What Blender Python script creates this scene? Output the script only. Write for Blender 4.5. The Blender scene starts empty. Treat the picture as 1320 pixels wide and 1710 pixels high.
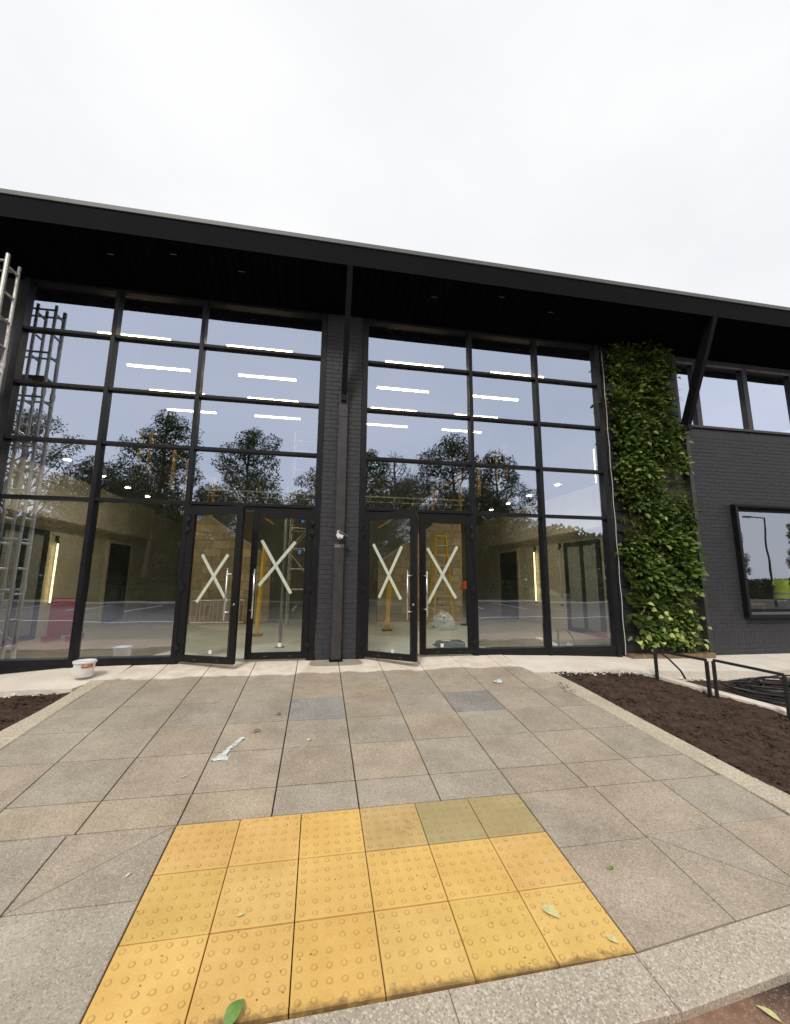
import bpy, math, random
import numpy as np
from mathutils import Vector, Matrix

R = math.radians
random.seed(7); rng = np.random.default_rng(7)
scene = bpy.context.scene
col = scene.collection

# ------------------------------------------------------------------ camera
cam_d = bpy.data.cameras.new('camera'); cam = bpy.data.objects.new('camera', cam_d); col.objects.link(cam)
yaw, pitch, roll = 0.180256, 0.166341, 0.0084175
fwd = Vector((math.sin(yaw)*math.cos(pitch), math.cos(yaw)*math.cos(pitch), math.sin(pitch)))
rt = Vector((math.cos(yaw), -math.sin(yaw), 0)); up = rt.cross(fwd)
c_, s_ = math.cos(roll), math.sin(roll)
rt, up = c_*rt + s_*up, -s_*rt + c_*up
m = Matrix((rt, up, -fwd)).transposed().to_4x4(); m.translation = Vector((0, -6.7042, 1.2577))
cam.matrix_world = m
cam_d.sensor_fit = 'HORIZONTAL'; cam_d.sensor_width = 36; cam_d.lens = 36*690.388/1320
cam_d.shift_y = -9.1/1320
cam_d.clip_start = 0.05; cam_d.clip_end = 600
scene.camera = cam

# ------------------------------------------------------------------ sky, sun, exposure
SUN_EL, SUN_AZ = R(47), R(205)          # azimuth clockwise from +Y: behind the camera, a little to the left
world = bpy.data.worlds.new('World'); scene.world = world; world.use_nodes = True
nt = world.node_tree; nd = nt.nodes; ln = nt.links; nd.clear()
wo = nd.new('ShaderNodeOutputWorld'); bg = nd.new('ShaderNodeBackground'); bg.inputs['Strength'].default_value = 0.1
sky = nd.new('ShaderNodeTexSky'); sky.sky_type = 'NISHITA'; sky.sun_disc = False
sky.sun_elevation = SUN_EL; sky.sun_rotation = SUN_AZ; sky.air_density = 1.0; sky.dust_density = 2.0
tc = nd.new('ShaderNodeTexCoord'); mp = nd.new('ShaderNodeMapping'); mp.inputs['Scale'].default_value = (1, 1, 2.2)
nz = nd.new('ShaderNodeTexNoise'); nz.inputs['Scale'].default_value = 2.0; nz.inputs['Detail'].default_value = 6; nz.inputs['Roughness'].default_value = .5
rp = nd.new('ShaderNodeValToRGB'); e = rp.color_ramp.elements
e[0].position = .32; e[0].color = (.865, .882, .91, 1); e[1].position = .66; e[1].color = (.975, .975, .975, 1)
mul = nd.new('ShaderNodeVectorMath'); mul.operation = 'SCALE'; mul.inputs['Scale'].default_value = 8.9
mx = nd.new('ShaderNodeMix'); mx.data_type = 'RGBA'; mx.inputs['Factor'].default_value = .95
ln.new(tc.outputs['Generated'], mp.inputs['Vector']); ln.new(mp.outputs[0], nz.inputs['Vector']); ln.new(nz.outputs['Fac'], rp.inputs[0])
ln.new(rp.outputs[0], mul.inputs[0]); ln.new(sky.outputs[0], mx.inputs['A']); ln.new(mul.outputs[0], mx.inputs['B'])
ln.new(mx.outputs['Result'], bg.inputs['Color']); ln.new(bg.outputs[0], wo.inputs[0])
sun_d = bpy.data.lights.new('sun', 'SUN'); sun_d.energy = 1.5; sun_d.angle = R(12); sun_d.color = (1, .95, .87)
sun = bpy.data.objects.new('sun', sun_d); col.objects.link(sun)
sdir = Vector((math.sin(SUN_AZ)*math.cos(SUN_EL), math.cos(SUN_AZ)*math.cos(SUN_EL), math.sin(SUN_EL)))
sun.rotation_euler = sdir.to_track_quat('Z', 'Y').to_euler(); sun.location = (0, -20, 30)
vs = scene.view_settings; vs.view_transform = 'Standard'; vs.look = 'None'; vs.exposure = 0.25; vs.gamma = 1; vs.use_curve_mapping = False
scene.cycles.max_bounces = 10; scene.cycles.transparent_max_bounces = 16; scene.cycles.glossy_bounces = 4
scene.cycles.caustics_reflective = False; scene.cycles.caustics_refractive = False
scene.cycles.sample_clamp_indirect = 6

# ------------------------------------------------------------------ materials
MATS = {}
def nodes_of(name):
    m = bpy.data.materials.new(name); m.use_nodes = True
    n = m.node_tree.nodes; b = n['Principled BSDF']; MATS[name] = m
    return m, n, m.node_tree.links, b
def math_n(n, l, op, a, b=None, c=None, clamp=False):
    x = n.new('ShaderNodeMath'); x.operation = op; x.use_clamp = clamp
    for i, v in enumerate((a, b, c)):
        if v is None: continue
        if isinstance(v, (int, float)): x.inputs[i].default_value = v
        else: l.new(v, x.inputs[i])
    return x.outputs[0]
def mixc(n, l, fac, a, b, blend='MIX'):
    x = n.new('ShaderNodeMix'); x.data_type = 'RGBA'; x.blend_type = blend
    for k, v in (('Factor', fac), ('A', a), ('B', b)):
        if isinstance(v, (int, float)): x.inputs[k].default_value = v
        elif isinstance(v, tuple): x.inputs[k].default_value = (*v[:3], 1)
        else: l.new(v, x.inputs[k])
    return x.outputs['Result']
def noise(n, l, vec, scale, detail=4, rough=.55, out='Fac'):
    x = n.new('ShaderNodeTexNoise'); x.inputs['Scale'].default_value = scale; x.inputs['Detail'].default_value = detail
    x.inputs['Roughness'].default_value = rough; l.new(vec, x.inputs['Vector']); return x.outputs[out]
def voro(n, l, vec, scale, out='Color'):
    x = n.new('ShaderNodeTexVoronoi'); x.inputs['Scale'].default_value = scale; l.new(vec, x.inputs['Vector']); return x.outputs[out]
def ramp(n, l, f, p0, p1, c0=(0,0,0), c1=(1,1,1)):
    x = n.new('ShaderNodeValToRGB'); e = x.color_ramp.elements
    e[0].position = p0; e[0].color = (*c0, 1); e[1].position = p1; e[1].color = (*c1, 1); l.new(f, x.inputs[0]); return x.outputs[0]
def bump(n, l, b, h, strength, dist):
    x = n.new('ShaderNodeBump'); x.inputs['Strength'].default_value = strength; x.inputs['Distance'].default_value = dist
    l.new(h, x.inputs['Height']); l.new(x.outputs[0], b.inputs['Normal'])
def pos(n): return n.new('ShaderNodeNewGeometry').outputs['Position']

def mat(name, c, rough=.6, var=.25, scale=6, bmp=0, bscale=40, metal=0, rnd=0, spec=.5, bdist=.004):
    m, n, l, b = nodes_of(name); P = pos(n)
    f = ramp(n, l, noise(n, l, P, scale, 5), .3, .7)
    cc = mixc(n, l, f, tuple(x*(1-var) for x in c), tuple(min(1, x*(1+var)) for x in c))
    if rnd:
        oi = n.new('ShaderNodeObjectInfo')
        k = math_n(n, l, 'MULTIPLY_ADD', oi.outputs['Random'], 2*rnd, 1-rnd)
        cb = n.new('ShaderNodeCombineColor')
        for i in range(3): l.new(k, cb.inputs[i])
        cc = mixc(n, l, 1.0, cc, cb.outputs[0], 'MULTIPLY')
    l.new(cc, b.inputs['Base Color'])
    b.inputs['Roughness'].default_value = rough; b.inputs['Metallic'].default_value = metal; b.inputs['Specular IOR Level'].default_value = spec
    if bmp: bump(n, l, b, noise(n, l, P, bscale, 4), bmp, bdist)
    return m
def emis(name, c, s):
    m, n, l, b = nodes_of(name); b.inputs['Base Color'].default_value = (.8, .8, .75, 1)
    b.inputs['Emission Color'].default_value = (*c, 1); b.inputs['Emission Strength'].default_value = s; return m

mat('frame', (.011, .011, .0135), .42, .35, 9, .05, 60, spec=.3)
mat('hinge', (.012, .012, .013), .4, .3, 30)
mat('soffit', (.0048, .0046, .0056), .85, .3, 8, rnd=.3, spec=.06)
mat('fascia', (.0056, .0050, .0062), .8, .15, 3, spec=.12)
mat('flashing', (.125, .13, .13), .5, .12, 5, metal=.1)
mat('steel_grey', (.052, .047, .048), .45, .25, 7)
mat('steel_black', (.008, .0075, .009), .55, .25, 7, spec=.2)
mat('steel_pale', (.20, .19, .185), .45, .25, 7)
mat('brick_paint', (.041, .0405, .047), .6, .16, 20, .25, 90, rnd=.08)
mat('mortar_paint', (.038, .0375, .043), .8, .2, 20)
mat('alu', (.62, .62, .60), .38, .12, 20, metal=.75)
mat('scaffold_tube', (.60, .57, .52), .40, .2, 25, metal=.8)
mat('chrome', (.75, .73, .70), .25, .08, 20, metal=.9)
mat('tape', (.62, .66, .54), .7, .08, 30)
mat('blue_sticker', (.03, .16, .55), .5, .1)
mat('white_sticker', (.8, .8, .78), .6, .05)
mat('white_plastic', (.80, .80, .78), .42, .05, 12)
mat('orange_print', (.72, .20, .05), .5, .35, 30)
mat('dark_print', (.10, .06, .05), .6, .2)
mat('plaster', (.72, .66, .54), .85, .10, 2, .1, 60)
mat('plaster_grey', (.36, .36, .345), .85, .08, 2)
mat('ceiling', (.05, .05, .055), .85, .06, 2)
mat('int_floor', (.76, .77, .72), .35, .12, 2.5)
mat('int_dark', (.02, .022, .025), .5, .3)
mat('block', (.44, .34, .21), .9, .18, 8, .3, 50, rnd=.22)
mat('block_joint', (.22, .19, .13), .9, .1)
mat('yellow_paint', (.82, .48, .04), .5, .15, 12)
mat('red_plastic', (.72, .025, .008), .45, .15, 8)
mat('orange_plastic', (.75, .11, .03), .4, .1)
mat('blue_case', (.05, .10, .15), .5, .3, 12)
mat('wood', (.30, .17, .08), .6, .3, 14)
mat('timber_dirty', (.22, .15, .09), .85, .4, 18, .3)
mat('wrap', (.72, .73, .72), .35, .25, 18, .8, 25)
mat('hessian', (.55, .55, .55), .6, .3, 14, .6, 30)
mat('hivis', (.62, .78, .09), .7, .12, 14)
mat('hivis_band', (.65, .66, .68), .4, .1)
mat('navy_cloth', (.02, .025, .045), .85, .2, 20)
mat('jacket', (.025, .025, .028), .85, .3, 20)
mat('skin', (.55, .33, .24), .55, .06)
mat('hair', (.12, .06, .03), .7, .2, 60)
mat('black_cable', (.015, .015, .016), .5, .2)
mat('white_paint', (.75, .75, .72), .7, .15, 20)
mat('bark', (.10, .075, .05), .9, .35, 8, .4, 20)
mat('grey_render', (.30, .30, .29), .85, .1)
mat('roof_tile', (.10, .08, .07), .8, .2)
mat('dark_glass', (.03, .035, .04), .08, .1)
emis('lamp_glow', (1, .82, .44), 19)
emis('downlight_glow', (1, .93, .80), 360)
emis('lamp_glow_warm', (1, .80, .42), 5)

def glass(name, refl, tint, trans):
    m, n, l, b = nodes_of(name); n.remove(b); out = n['Material Output']
    tr = n.new('ShaderNodeBsdfTransparent'); tr.inputs[0].default_value = (*trans, 1)
    gl = n.new('ShaderNodeBsdfGlossy'); gl.inputs['Color'].default_value = (*tint, 1); gl.inputs['Roughness'].default_value = 0
    fr = n.new('ShaderNodeFresnel'); fr.inputs['IOR'].default_value = 1.5
    g = n.new('ShaderNodeNewGeometry')
    P = g.outputs['Position']
    f = math_n(n, l, 'MULTIPLY_ADD', fr.outputs[0], 1-refl, refl, clamp=True)
    f = math_n(n, l, 'MULTIPLY', f, math_n(n, l, 'SUBTRACT', 1.0, g.outputs['Backfacing']))
    # slight waviness of the panes
    bp = n.new('ShaderNodeBump'); bp.inputs['Strength'].default_value = .042; bp.inputs['Distance'].default_value = .03
    l.new(noise(n, l, P, 1.3, 1), bp.inputs['Height']); l.new(bp.outputs[0], gl.inputs['Normal'])
    x = n.new('ShaderNodeMixShader'); l.new(f, x.inputs[0]); l.new(tr.outputs[0], x.inputs[1]); l.new(gl.outputs[0], x.inputs[2])
    # film of site dust and wiped smears
    df = n.new('ShaderNodeBsdfDiffuse'); df.inputs['Color'].default_value = (.62, .60, .55, 1)
    mpn = n.new('ShaderNodeMapping'); mpn.inputs['Rotation'].default_value = (0, R(35), 0); mpn.inputs['Scale'].default_value = (1, 1, .22); l.new(P, mpn.inputs['Vector'])
    dz = n.new('ShaderNodeSeparateXYZ'); l.new(P, dz.inputs[0])
    low = n.new('ShaderNodeMapRange'); l.new(dz.outputs['Z'], low.inputs['Value']); low.inputs['From Min'].default_value = 1.2; low.inputs['From Max'].default_value = .1; low.inputs['To Min'].default_value = .35; low.inputs['To Max'].default_value = 1.0
    du = math_n(n, l, 'MULTIPLY', ramp(n, l, noise(n, l, mpn.outputs[0], 5, 6, .7), .42, .80), low.outputs[0])
    du = math_n(n, l, 'MULTIPLY', du, math_n(n, l, 'MULTIPLY', math_n(n, l, 'SUBTRACT', 1.0, g.outputs['Backfacing']), .045))
    y = n.new('ShaderNodeMixShader'); l.new(du, y.inputs[0]); l.new(x.outputs[0], y.inputs[1]); l.new(df.outputs[0], y.inputs[2])
    l.new(y.outputs[0], out.inputs[0]); return m
def scuffed(name, c, d):
    m, n, l, b = nodes_of(name); P = pos(n); oi = noise(n, l, P, 24, 6, .75); big = noise(n, l, P, 3.5, 3)
    f = math_n(n, l, 'MULTIPLY', ramp(n, l, oi, .56, .72), ramp(n, l, big, .40, .62))
    l.new(mixc(n, l, math_n(n, l, 'MULTIPLY', f, .65), c, d), b.inputs['Base Color']); b.inputs['Roughness'].default_value = .5; b.inputs['Specular IOR Level'].default_value = .3
    bump(n, l, b, oi, .12, .003)
scuffed('door_frame', (.008, .0075, .008), (.075, .066, .056))
glass('glass', .57, (.72, .80, 1.0), (.98, .98, .94))
glass('glass_door', .16, (.85, .90, 1.0), (.93, .96, .94))
glass('glass_window', .36, (.80, .86, 1.0), (.96, .97, .95))
glass('glass_upper', .76, (.74, .81, 1.0), (.70, .74, .74))
glass('glass_inner', .08, (.9, .95, 1.0), (.85, .92, .88))

def slab_mat():
    m, n, l, b = nodes_of('paving'); P = pos(n)
    oi = n.new('ShaderNodeObjectInfo')
    big = ramp(n, l, noise(n, l, P, 1.3, 5, .6), .30, .72)
    base = mixc(n, l, big, (.372, .318, .256), (.478, .416, .342))
    base = mixc(n, l, 1.0, base, oi.outputs['Color'], 'MULTIPLY')
    fine = noise(n, l, P, 85, 4, .75)
    vc = voro(n, l, P, 150)
    sp = n.new('ShaderNodeSeparateColor'); l.new(vc, sp.inputs[0])
    lightg = ramp(n, l, sp.outputs[0], .80, .88); darkg = ramp(n, l, sp.outputs[1], .84, .92)
    cc = mixc(n, l, math_n(n, l, 'MULTIPLY', lightg, .42), base, (.72, .63, .52))
    cc = mixc(n, l, math_n(n, l, 'MULTIPLY', darkg, .42), cc, (.15, .12, .09))
    f2 = ramp(n, l, fine, .28, .72, (.80,)*3, (1.17,)*3)
    cc = mixc(n, l, 1.0, cc, f2, 'MULTIPLY')
    # the swept strip along the building: pale dry screed dust with an uneven front edge
    s = n.new('ShaderNodeSeparateXYZ'); l.new(P, s.inputs[0])
    w = math_n(n, l, 'MULTIPLY_ADD', noise(n, l, P, 1.7, 4, .6), .42, -.21)
    yy = math_n(n, l, 'ADD', s.outputs['Y'], w)
    msk = n.new('ShaderNodeMapRange'); msk.interpolation_type = 'SMOOTHSTEP'; l.new(yy, msk.inputs['Value'])
    msk.inputs['From Min'].default_value = -.665; msk.inputs['From Max'].default_value = -.615
    pal = mixc(n, l, ramp(n, l, noise(n, l, P, 5, 5), .3, .7), (.76, .66, .55), (.90, .82, .72))
    cc = mixc(n, l, msk.outputs[0], cc, pal)
    # damp stain at the foot of the pier
    dx = math_n(n, l, 'MULTIPLY', math_n(n, l, 'ADD', s.outputs['X'], -.31), 2.6)
    dy = math_n(n, l, 'MULTIPLY', math_n(n, l, 'ADD', s.outputs['Y'], .19), 6.2)
    d = math_n(n, l, 'ADD', math_n(n, l, 'POWER', math_n(n, l, 'ABSOLUTE', dx), 4), math_n(n, l, 'POWER', math_n(n, l, 'ABSOLUTE', dy), 4))
    d = math_n(n, l, 'ADD', d, math_n(n, l, 'MULTIPLY_ADD', noise(n, l, P, 9, 3), .8, -.4))
    st = n.new('ShaderNodeMapRange'); l.new(d, st.inputs['Value']); st.inputs['From Min'].default_value = 1.3; st.inputs['From Max'].default_value = .8
    cc = mixc(n, l, math_n(n, l, 'MULTIPLY', st.outputs[0], .75), cc, (.24, .20, .15))
    sn = ramp(n, l, noise(n, l, P, 3.2, 7, .72), .36, .70, (.86, .84, .81), (1.12, 1.11, 1.09)); cc = mixc(n, l, 1.0, cc, sn, 'MULTIPLY')
    gum = ramp(n, l, voro(n, l, P, 2.3, 'Distance'), .028, .034, (1,)*3, (0,)*3); cc = mixc(n, l, math_n(n, l, 'MULTIPLY', gum, .35), cc, (.10, .09, .08))
    # scattered grit
    vd = voro(n, l, P, 9, 'Distance'); g = ramp(n, l, vd, .035, .05, (1,)*3, (0,)*3)
    cc = mixc(n, l, math_n(n, l, 'MULTIPLY', g, .5), cc, (.08, .06, .05))
    l.new(cc, b.inputs['Base Color']); b.inputs['Roughness'].default_value = .85; b.inputs['Specular IOR Level'].default_value = .25
    bump(n, l, b, math_n(n, l, 'ADD', fine, sp.outputs[2]), .35, .0015)
slab_mat()

def kerb_mat(name, c0, c1):
    m, n, l, b = nodes_of(name); P = pos(n)
    base = mixc(n, l, ramp(n, l, noise(n, l, P, 2.5, 5), .3, .7), c0, c1)
    sp = n.new('ShaderNodeSeparateColor'); l.new(voro(n, l, P, 130), sp.inputs[0])
    cc = mixc(n, l, math_n(n, l, 'MULTIPLY', ramp(n, l, sp.outputs[0], .72, .8), .5), base, (.80, .74, .64))
    cc = mixc(n, l, math_n(n, l, 'MULTIPLY', ramp(n, l, sp.outputs[1], .78, .86), .5), cc, (.20, .16, .12))
    cc = mixc(n, l, 1.0, cc, ramp(n, l, noise(n, l, P, 90, 3, .7), .25, .75, (.8,)*3, (1.15,)*3), 'MULTIPLY')
    l.new(cc, b.inputs['Base Color']); b.inputs['Roughness'].default_value = .9; b.inputs['Specular IOR Level'].default_value = .2
    bump(n, l, b, sp.outputs[2], .4, .002)
kerb_mat('kerb', (.43, .365, .285), (.55, .475, .38))
kerb_mat('edging', (.50, .425, .32), (.64, .55, .42))

def tactile_mat():
    m, n, l, b = nodes_of('tactile'); P = pos(n); oi = n.new('ShaderNodeObjectInfo')
    base = mixc(n, l, ramp(n, l, noise(n, l, P, 4, 5, .6), .3, .72), (.68, .430, .130), (.80, .535, .185))
    base = mixc(n, l, 1.0, base, oi.outputs['Color'], 'MULTIPLY')
    f2 = ramp(n, l, noise(n, l, P, 150, 3, .7), .25, .75, (.90,)*3, (1.08,)*3)
    cc = mixc(n, l, 1.0, base, f2, 'MULTIPLY')
    # worn and dirty rims of the blisters, in the tile's own coordinates
    tcn = n.new('ShaderNodeTexCoord'); s = n.new('ShaderNodeSeparateXYZ'); l.new(tcn.outputs['Object'], s.inputs[0])
    def cell(o):
        q = math_n(n, l, 'FRACT', math_n(n, l, 'MULTIPLY', o, 1/.0667)); return math_n(n, l, 'MULTIPLY', math_n(n, l, 'SUBTRACT', q, .5), .0667)
    cx, cy = cell(s.outputs['X']), cell(s.outputs['Y'])
    r = math_n(n, l, 'SQRT', math_n(n, l, 'ADD', math_n(n, l, 'MULTIPLY', cx, cx), math_n(n, l, 'MULTIPLY', cy, cy)))
    d = math_n(n, l, 'ABSOLUTE', math_n(n, l, 'SUBTRACT', r, .0125))
    ring = n.new('ShaderNodeMapRange'); l.new(d, ring.inputs['Value']); ring.inputs['From Min'].default_value = .005; ring.inputs['From Max'].default_value = .0008
    wear = ramp(n, l, noise(n, l, P, 11, 3, .7), .30, .52)
    cc = mixc(n, l, math_n(n, l, 'MULTIPLY', math_n(n, l, 'MULTIPLY', ring.outputs[0], wear), .55), cc, (.38, .22, .08))
    # specks
    vd = voro(n, l, P, 24, 'Distance'); g = ramp(n, l, vd, .09, .13, (1,)*3, (0,)*3)
    g2 = ramp(n, l, noise(n, l, P, 7, 3), .50, .60)
    cc = mixc(n, l, math_n(n, l, 'MULTIPLY', math_n(n, l, 'MULTIPLY', g, g2), .8), cc, (.10, .05, .03))
    # grime gathering along the kerb
    sw = n.new('ShaderNodeSeparateXYZ'); l.new(P, sw.inputs[0])
    yy = math_n(n, l, 'ADD', sw.outputs['Y'], math_n(n, l, 'MULTIPLY_ADD', noise(n, l, P, 14, 4, .7), .10, -.05))
    gm = n.new('ShaderNodeMapRange'); l.new(yy, gm.inputs['Value']); gm.inputs['From Min'].default_value = -4.645; gm.inputs['From Max'].default_value = -4.675
    cc = mixc(n, l, math_n(n, l, 'MULTIPLY', gm.outputs[0], .75), cc, (.14, .08, .04))
    sm = math_n(n, l, 'MULTIPLY', ramp(n, l, noise(n, l, P, 3.1, 6, .75), .635, .70), ramp(n, l, noise(n, l, P, 40, 3, .7), .42, .56))
    cc = mixc(n, l, math_n(n, l, 'MULTIPLY', sm, .6), cc, (.22, .12, .07))
    l.new(cc, b.inputs['Base Color']); b.inputs['Roughness'].default_value = .8; b.inputs['Specular IOR Level'].default_value = .25
    bump(n, l, b, noise(n, l, P, 180, 3, .7), .25, .0012)
tactile_mat()

def apron_mat():
    m, n, l, b = nodes_of('apron'); P = pos(n)
    cc = mixc(n, l, ramp(n, l, noise(n, l, P, 1.8, 6, .65), .30, .62), (.72, .63, .52), (.88, .80, .70))
    st = ramp(n, l, noise(n, l, P, 3.3, 5, .7), .68, .80)
    cc = mixc(n, l, math_n(n, l, 'MULTIPLY', st, .6), cc, (.30, .24, .17))
    cc = mixc(n, l, 1.0, cc, ramp(n, l, noise(n, l, P, 90, 3, .7), .25, .75, (.85,)*3, (1.1,)*3), 'MULTIPLY')
    l.new(cc, b.inputs['Base Color']); b.inputs['Roughness'].default_value = .9
    bump(n, l, b, noise(n, l, P, 30, 5, .7), .5, .006)
apron_mat()

def soil_mat():
    m, n, l, b = nodes_of('soil'); P = pos(n)
    cc = mixc(n, l, ramp(n, l, noise(n, l, P, 12, 6, .7), .3, .7), (.040, .025, .018), (.120, .080, .060))
    vd = voro(n, l, P, 14, 'Distance'); g = ramp(n, l, vd, .03, .05, (1,)*3, (0,)*3)
    cc = mixc(n, l, math_n(n, l, 'MULTIPLY', g, .7), cc, (.26, .20, .14))
    l.new(cc, b.inputs['Base Color']); b.inputs['Roughness'].default_value = .95; b.inputs['Specular IOR Level'].default_value = .1
    bump(n, l, b, noise(n, l, P, 55, 6, .75), 1.0, .012)
soil_mat()
def road_mat():
    m, n, l, b = nodes_of('asphalt'); P = pos(n)
    s = n.new('ShaderNodeSeparateXYZ'); l.new(P, s.inputs[0])
    near = mixc(n, l, ramp(n, l, noise(n, l, P, 9, 6, .7), .3, .7), (.19, .105, .066), (.33, .20, .135))
    far = mixc(n, l, ramp(n, l, noise(n, l, P, 1.2, 6, .7), .3, .7), (.048, .043, .036), (.080, .072, .060))
    mr = n.new('ShaderNodeMapRange'); l.new(s.outputs['Y'], mr.inputs['Value']); mr.inputs['From Min'].default_value = -6.6; mr.inputs['From Max'].default_value = -6.2
    cc = mixc(n, l, mr.outputs[0], far, near)
    moss = ramp(n, l, math_n(n, l, 'ADD', math_n(n, l, 'MULTIPLY', noise(n, l, P, 7, 5, .7), .5), math_n(n, l, 'MULTIPLY_ADD', s.outputs['Y'], 3.2, 15.95)), .10, .50)
    cc = mixc(n, l, math_n(n, l, 'MULTIPLY', math_n(n, l, 'MULTIPLY', moss, ramp(n, l, math_n(n, l, 'ADD', math_n(n, l, 'MULTIPLY_ADD', s.outputs['X'], .8, -1.25), math_n(n, l, 'MULTIPLY', noise(n, l, P, 4, 4), .3)), .38, .62)), mr.outputs[0]), cc, (.022, .012, .010))
    sp = n.new('ShaderNodeSeparateColor'); l.new(voro(n, l, P, 140), sp.inputs[0])
    cc = mixc(n, l, math_n(n, l, 'MULTIPLY', ramp(n, l, sp.outputs[0], .84, .9), .45), cc, (.42, .30, .22))
    l.new(cc, b.inputs['Base Color']); b.inputs['Roughness'].default_value = .8
    bump(n, l, b, sp.outputs[1], .6, .004)
road_mat()
mat('joint_sand', (.030, .023, .017), .95, .4, 40)
mat('earth', (.10, .08, .055), .95, .3, 3)
mat('grass_ground', (.07, .11, .03), .95, .35, 2)
mat('gravel', (.06, .052, .046), .95, .5, 50, 1.0, 60, bdist=.02)
mat('film', (.66, .70, .68), .25, .2, 40)
mat('dry_leaf', (.66, .62, .30), .6, .15, 60)
mat('brown_leaf', (.32, .13, .05), .7, .3, 60)
mat('green_leaf', (.17, .30, .07), .5, .2, 60)
mat('paper_scrap', (.75, .72, .62), .8, .1)

def leaf_mat(name, c0, c1, c2=None, trans=.25, rough=.45):
    m, n, l, b = nodes_of(name); out = n['Material Output']
    g = n.new('ShaderNodeNewGeometry'); oi = n.new('ShaderNodeObjectInfo')
    cc = mixc(n, l, g.outputs['Random Per Island'], c0, c1)
    if c2:
        cc = mixc(n, l, ramp(n, l, g.outputs['Random Per Island'], .86, .93), cc, c2)
    k = math_n(n, l, 'MULTIPLY_ADD', oi.outputs['Random'], .7, .65); cb = n.new('ShaderNodeCombineColor')
    for i in range(3): l.new(k, cb.inputs[i])
    cc = mixc(n, l, 1.0, cc, cb.outputs[0], 'MULTIPLY')
    l.new(cc, b.inputs['Base Color']); b.inputs['Roughness'].default_value = rough; b.inputs['Specular IOR Level'].default_value = .35
    t = n.new('ShaderNodeBsdfTranslucent'); l.new(cc, t.inputs['Color'])
    x = n.new('ShaderNodeMixShader'); x.inputs[0].default_value = trans; l.new(b.outputs[0], x.inputs[1]); l.new(t.outputs[0], x.inputs[2])
    l.new(x.outputs[0], out.inputs[0])
leaf_mat('wall_leaf', (.060, .115, .022), (.19, .275, .055), (.40, .46, .14), rough=.34)
leaf_mat('fern_leaf', (.06, .11, .02), (.18, .25, .05))
leaf_mat('grass_leaf', (.14, .18, .035), (.30, .33, .08), (.30, .22, .07))
leaf_mat('big_leaf', (.36, .46, .10), (.58, .64, .22))
leaf_mat('tree_leaf', (.035, .060, .012), (.095, .125, .028), (.15, .16, .05), trans=.3, rough=.6)
leaf_mat('hedge_leaf', (.025, .045, .010), (.06, .09, .02), trans=.2, rough=.6)

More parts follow.
